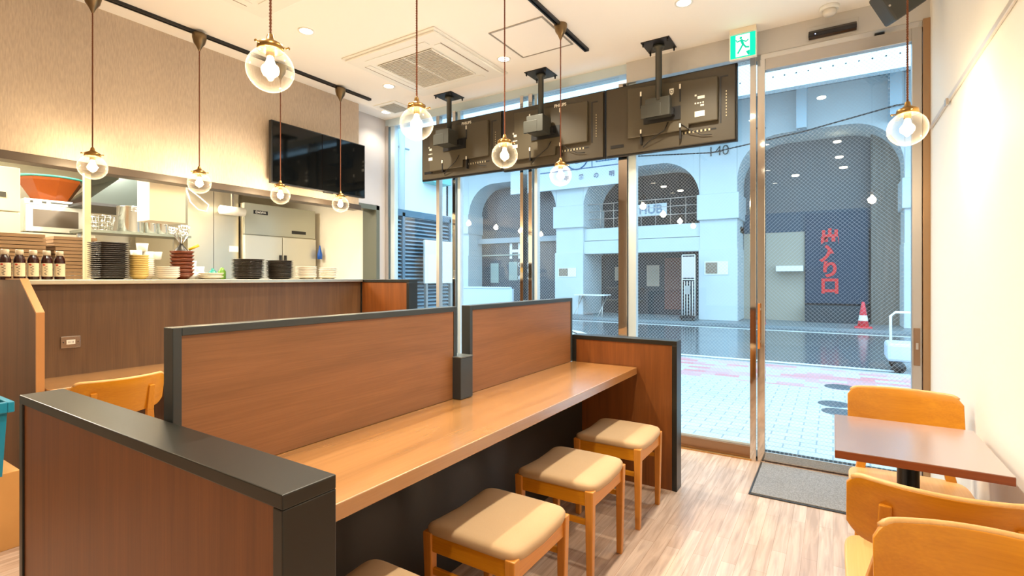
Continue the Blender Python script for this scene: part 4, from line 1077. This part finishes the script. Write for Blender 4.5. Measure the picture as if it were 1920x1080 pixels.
# left arch shop: H poster window
lw_ = thing('storefront', 'dark arched shop front with white H lettering on the glass', 'shop front', (-10.5, 17.3, 0))
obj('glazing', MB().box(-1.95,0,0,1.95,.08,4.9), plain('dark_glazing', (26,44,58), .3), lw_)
obj('shelf_panel', MB().box(-1.5,-.02,1.1,-1.1,0,1.9).box(-.6,-.02,1.2,-.2,0,1.95).box(-1.9,-.1,2.2,0.2,0,2.25), plain('shelf_pale', (150,160,150), .5), lw_)
text('lettering', 'H・', .85, M['white'], lw_, (.12,-.01,2.35), bold=.02)
for k, g in enumerate(('SHINJUKU','OPEN','BAR','DINING')[1:]): text('small_lettering', g, .24, M['white'], lw_, (.12,-.01,1.82-k*.26))

# flat truck bed side / white barrier
wp_ = thing('white_panel', 'low white panel with rounded corner across the street at left', 'barrier', (-9.1, 12.0, -.066))
pts = [(-2.2,.35),(1.5,.35),(1.5,1.02),(1.44,1.08),(-2.2,1.08)]
obj('side_panel', MB().prism(pts, 'Y', -.03, .03), plain('panel_white', (214,226,226), .4), wp_, bevel=.01)
obj('rim', MB().box(-2.2,-.05,1.06,1.46,.05,1.11).box(1.46,-.05,.3,1.53,.05,1.06), M['alu_pale'], wp_, bevel=.01)
obj('post', MB().box(-1.9,-.03,0,-1.82,.03,.35).box(-.2,-.03,0,-.12,.03,.35).box(1.3,-.03,0,1.38,.03,.35), M['mount'], wp_)
# low white cover near the glass
cv = thing('covered_crate', 'low white covered crate with a black cable lying on top, outside the glass', 'crate', (-2.95, 6.0, 0))
obj('crate', MB().box(-.30,-.2,0,.30,.2,.50), M['white'], cv, bevel=.02)
m_ = MB().ell((0,0,.50),(.36,.26,.12),24,10); obj('cover', m_, plain('cover_white', (222,228,222), .4), cv)
obj('cable', MB().tube([(-.25,-.22,.56),(-.1,-.15,.60),(.1,-.1,.62),(.3,-.15,.57)], .008, 6), M['dark'], cv)

# left neighbour: louvre screen, white wall, pipes, lit board
lv = thing('louvre_screen', 'blue-grey louvre screen beside the building seen through the left window', 'screen', (-5.0, 5.05, 0))
mb = MB()
for k in range(40): mb.add([(-.05,-.95,.03+k*.053),(-.01,-.95,.03+k*.053-.02),(-.01,1.05,.03+k*.053-.02),(-.05,1.05,.03+k*.053),(-.05,-.95,.04+k*.053),(-.01,-.95,.04+k*.053-.02),(-.01,1.05,.04+k*.053-.02),(-.05,1.05,.04+k*.053)], [(0,3,2,1),(4,5,6,7),(0,1,5,4),(1,2,6,5),(2,3,7,6),(3,0,4,7)])
LB = plain('louvre_blue', (130,158,174), .5)
obj('slats', mb, LB, lv)
obj('frame', MB().box(-.06,-.98,0,.01,-.94,2.2).box(-.06,1.03,0,.01,1.07,2.2).box(-.06,.02,0,.01,.07,2.2).box(-.06,-.98,2.15,.01,1.07,2.24), plain('louvre_frame', (92,116,132), .5), lv)
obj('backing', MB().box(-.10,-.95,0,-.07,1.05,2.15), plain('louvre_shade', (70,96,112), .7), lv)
ls = thing('notice_board', 'bright white board standing before the louvre screen', 'sign', (-4.88, 5.68, 0))
obj('board', MB().box(-.02,-.30,1.22,.02,.32,1.84), M['white'], ls, bevel=.01)
obj('stand', MB().box(-.02,-.28,0,.02,-.24,1.22).box(-.02,.26,0,.02,.30,1.22), M['alu'], ls)
nb = thing('neighbour_building', 'white side wall of the neighbouring building with drain pipes', 'building', (-6.2, 8, 0))
obj('wall', MB().box(-4,-3.8,0,0,-.55,10), plain('neighbour_white', (224,232,234), .7), nb)
obj('drain_pipe', MB().tube([(.08,-1.8,0),(.08,-1.8,9)], .05, 8), CON, nb)
obj('conduit', MB().tube([(.05,-2.4,0),(.05,-2.35,3.2),(.05,-2.5,4.2),(.05,-2.45,9)], .018, 6).tube([(.05,-2.4,3.5),(.05,-1.6,3.5)], .018, 6), CON2, nb)
obj('awning', MB().box(0,-1.2,3.0,.25,-.7,3.5), plain('teal_box', (120,190,186), .5), nb)
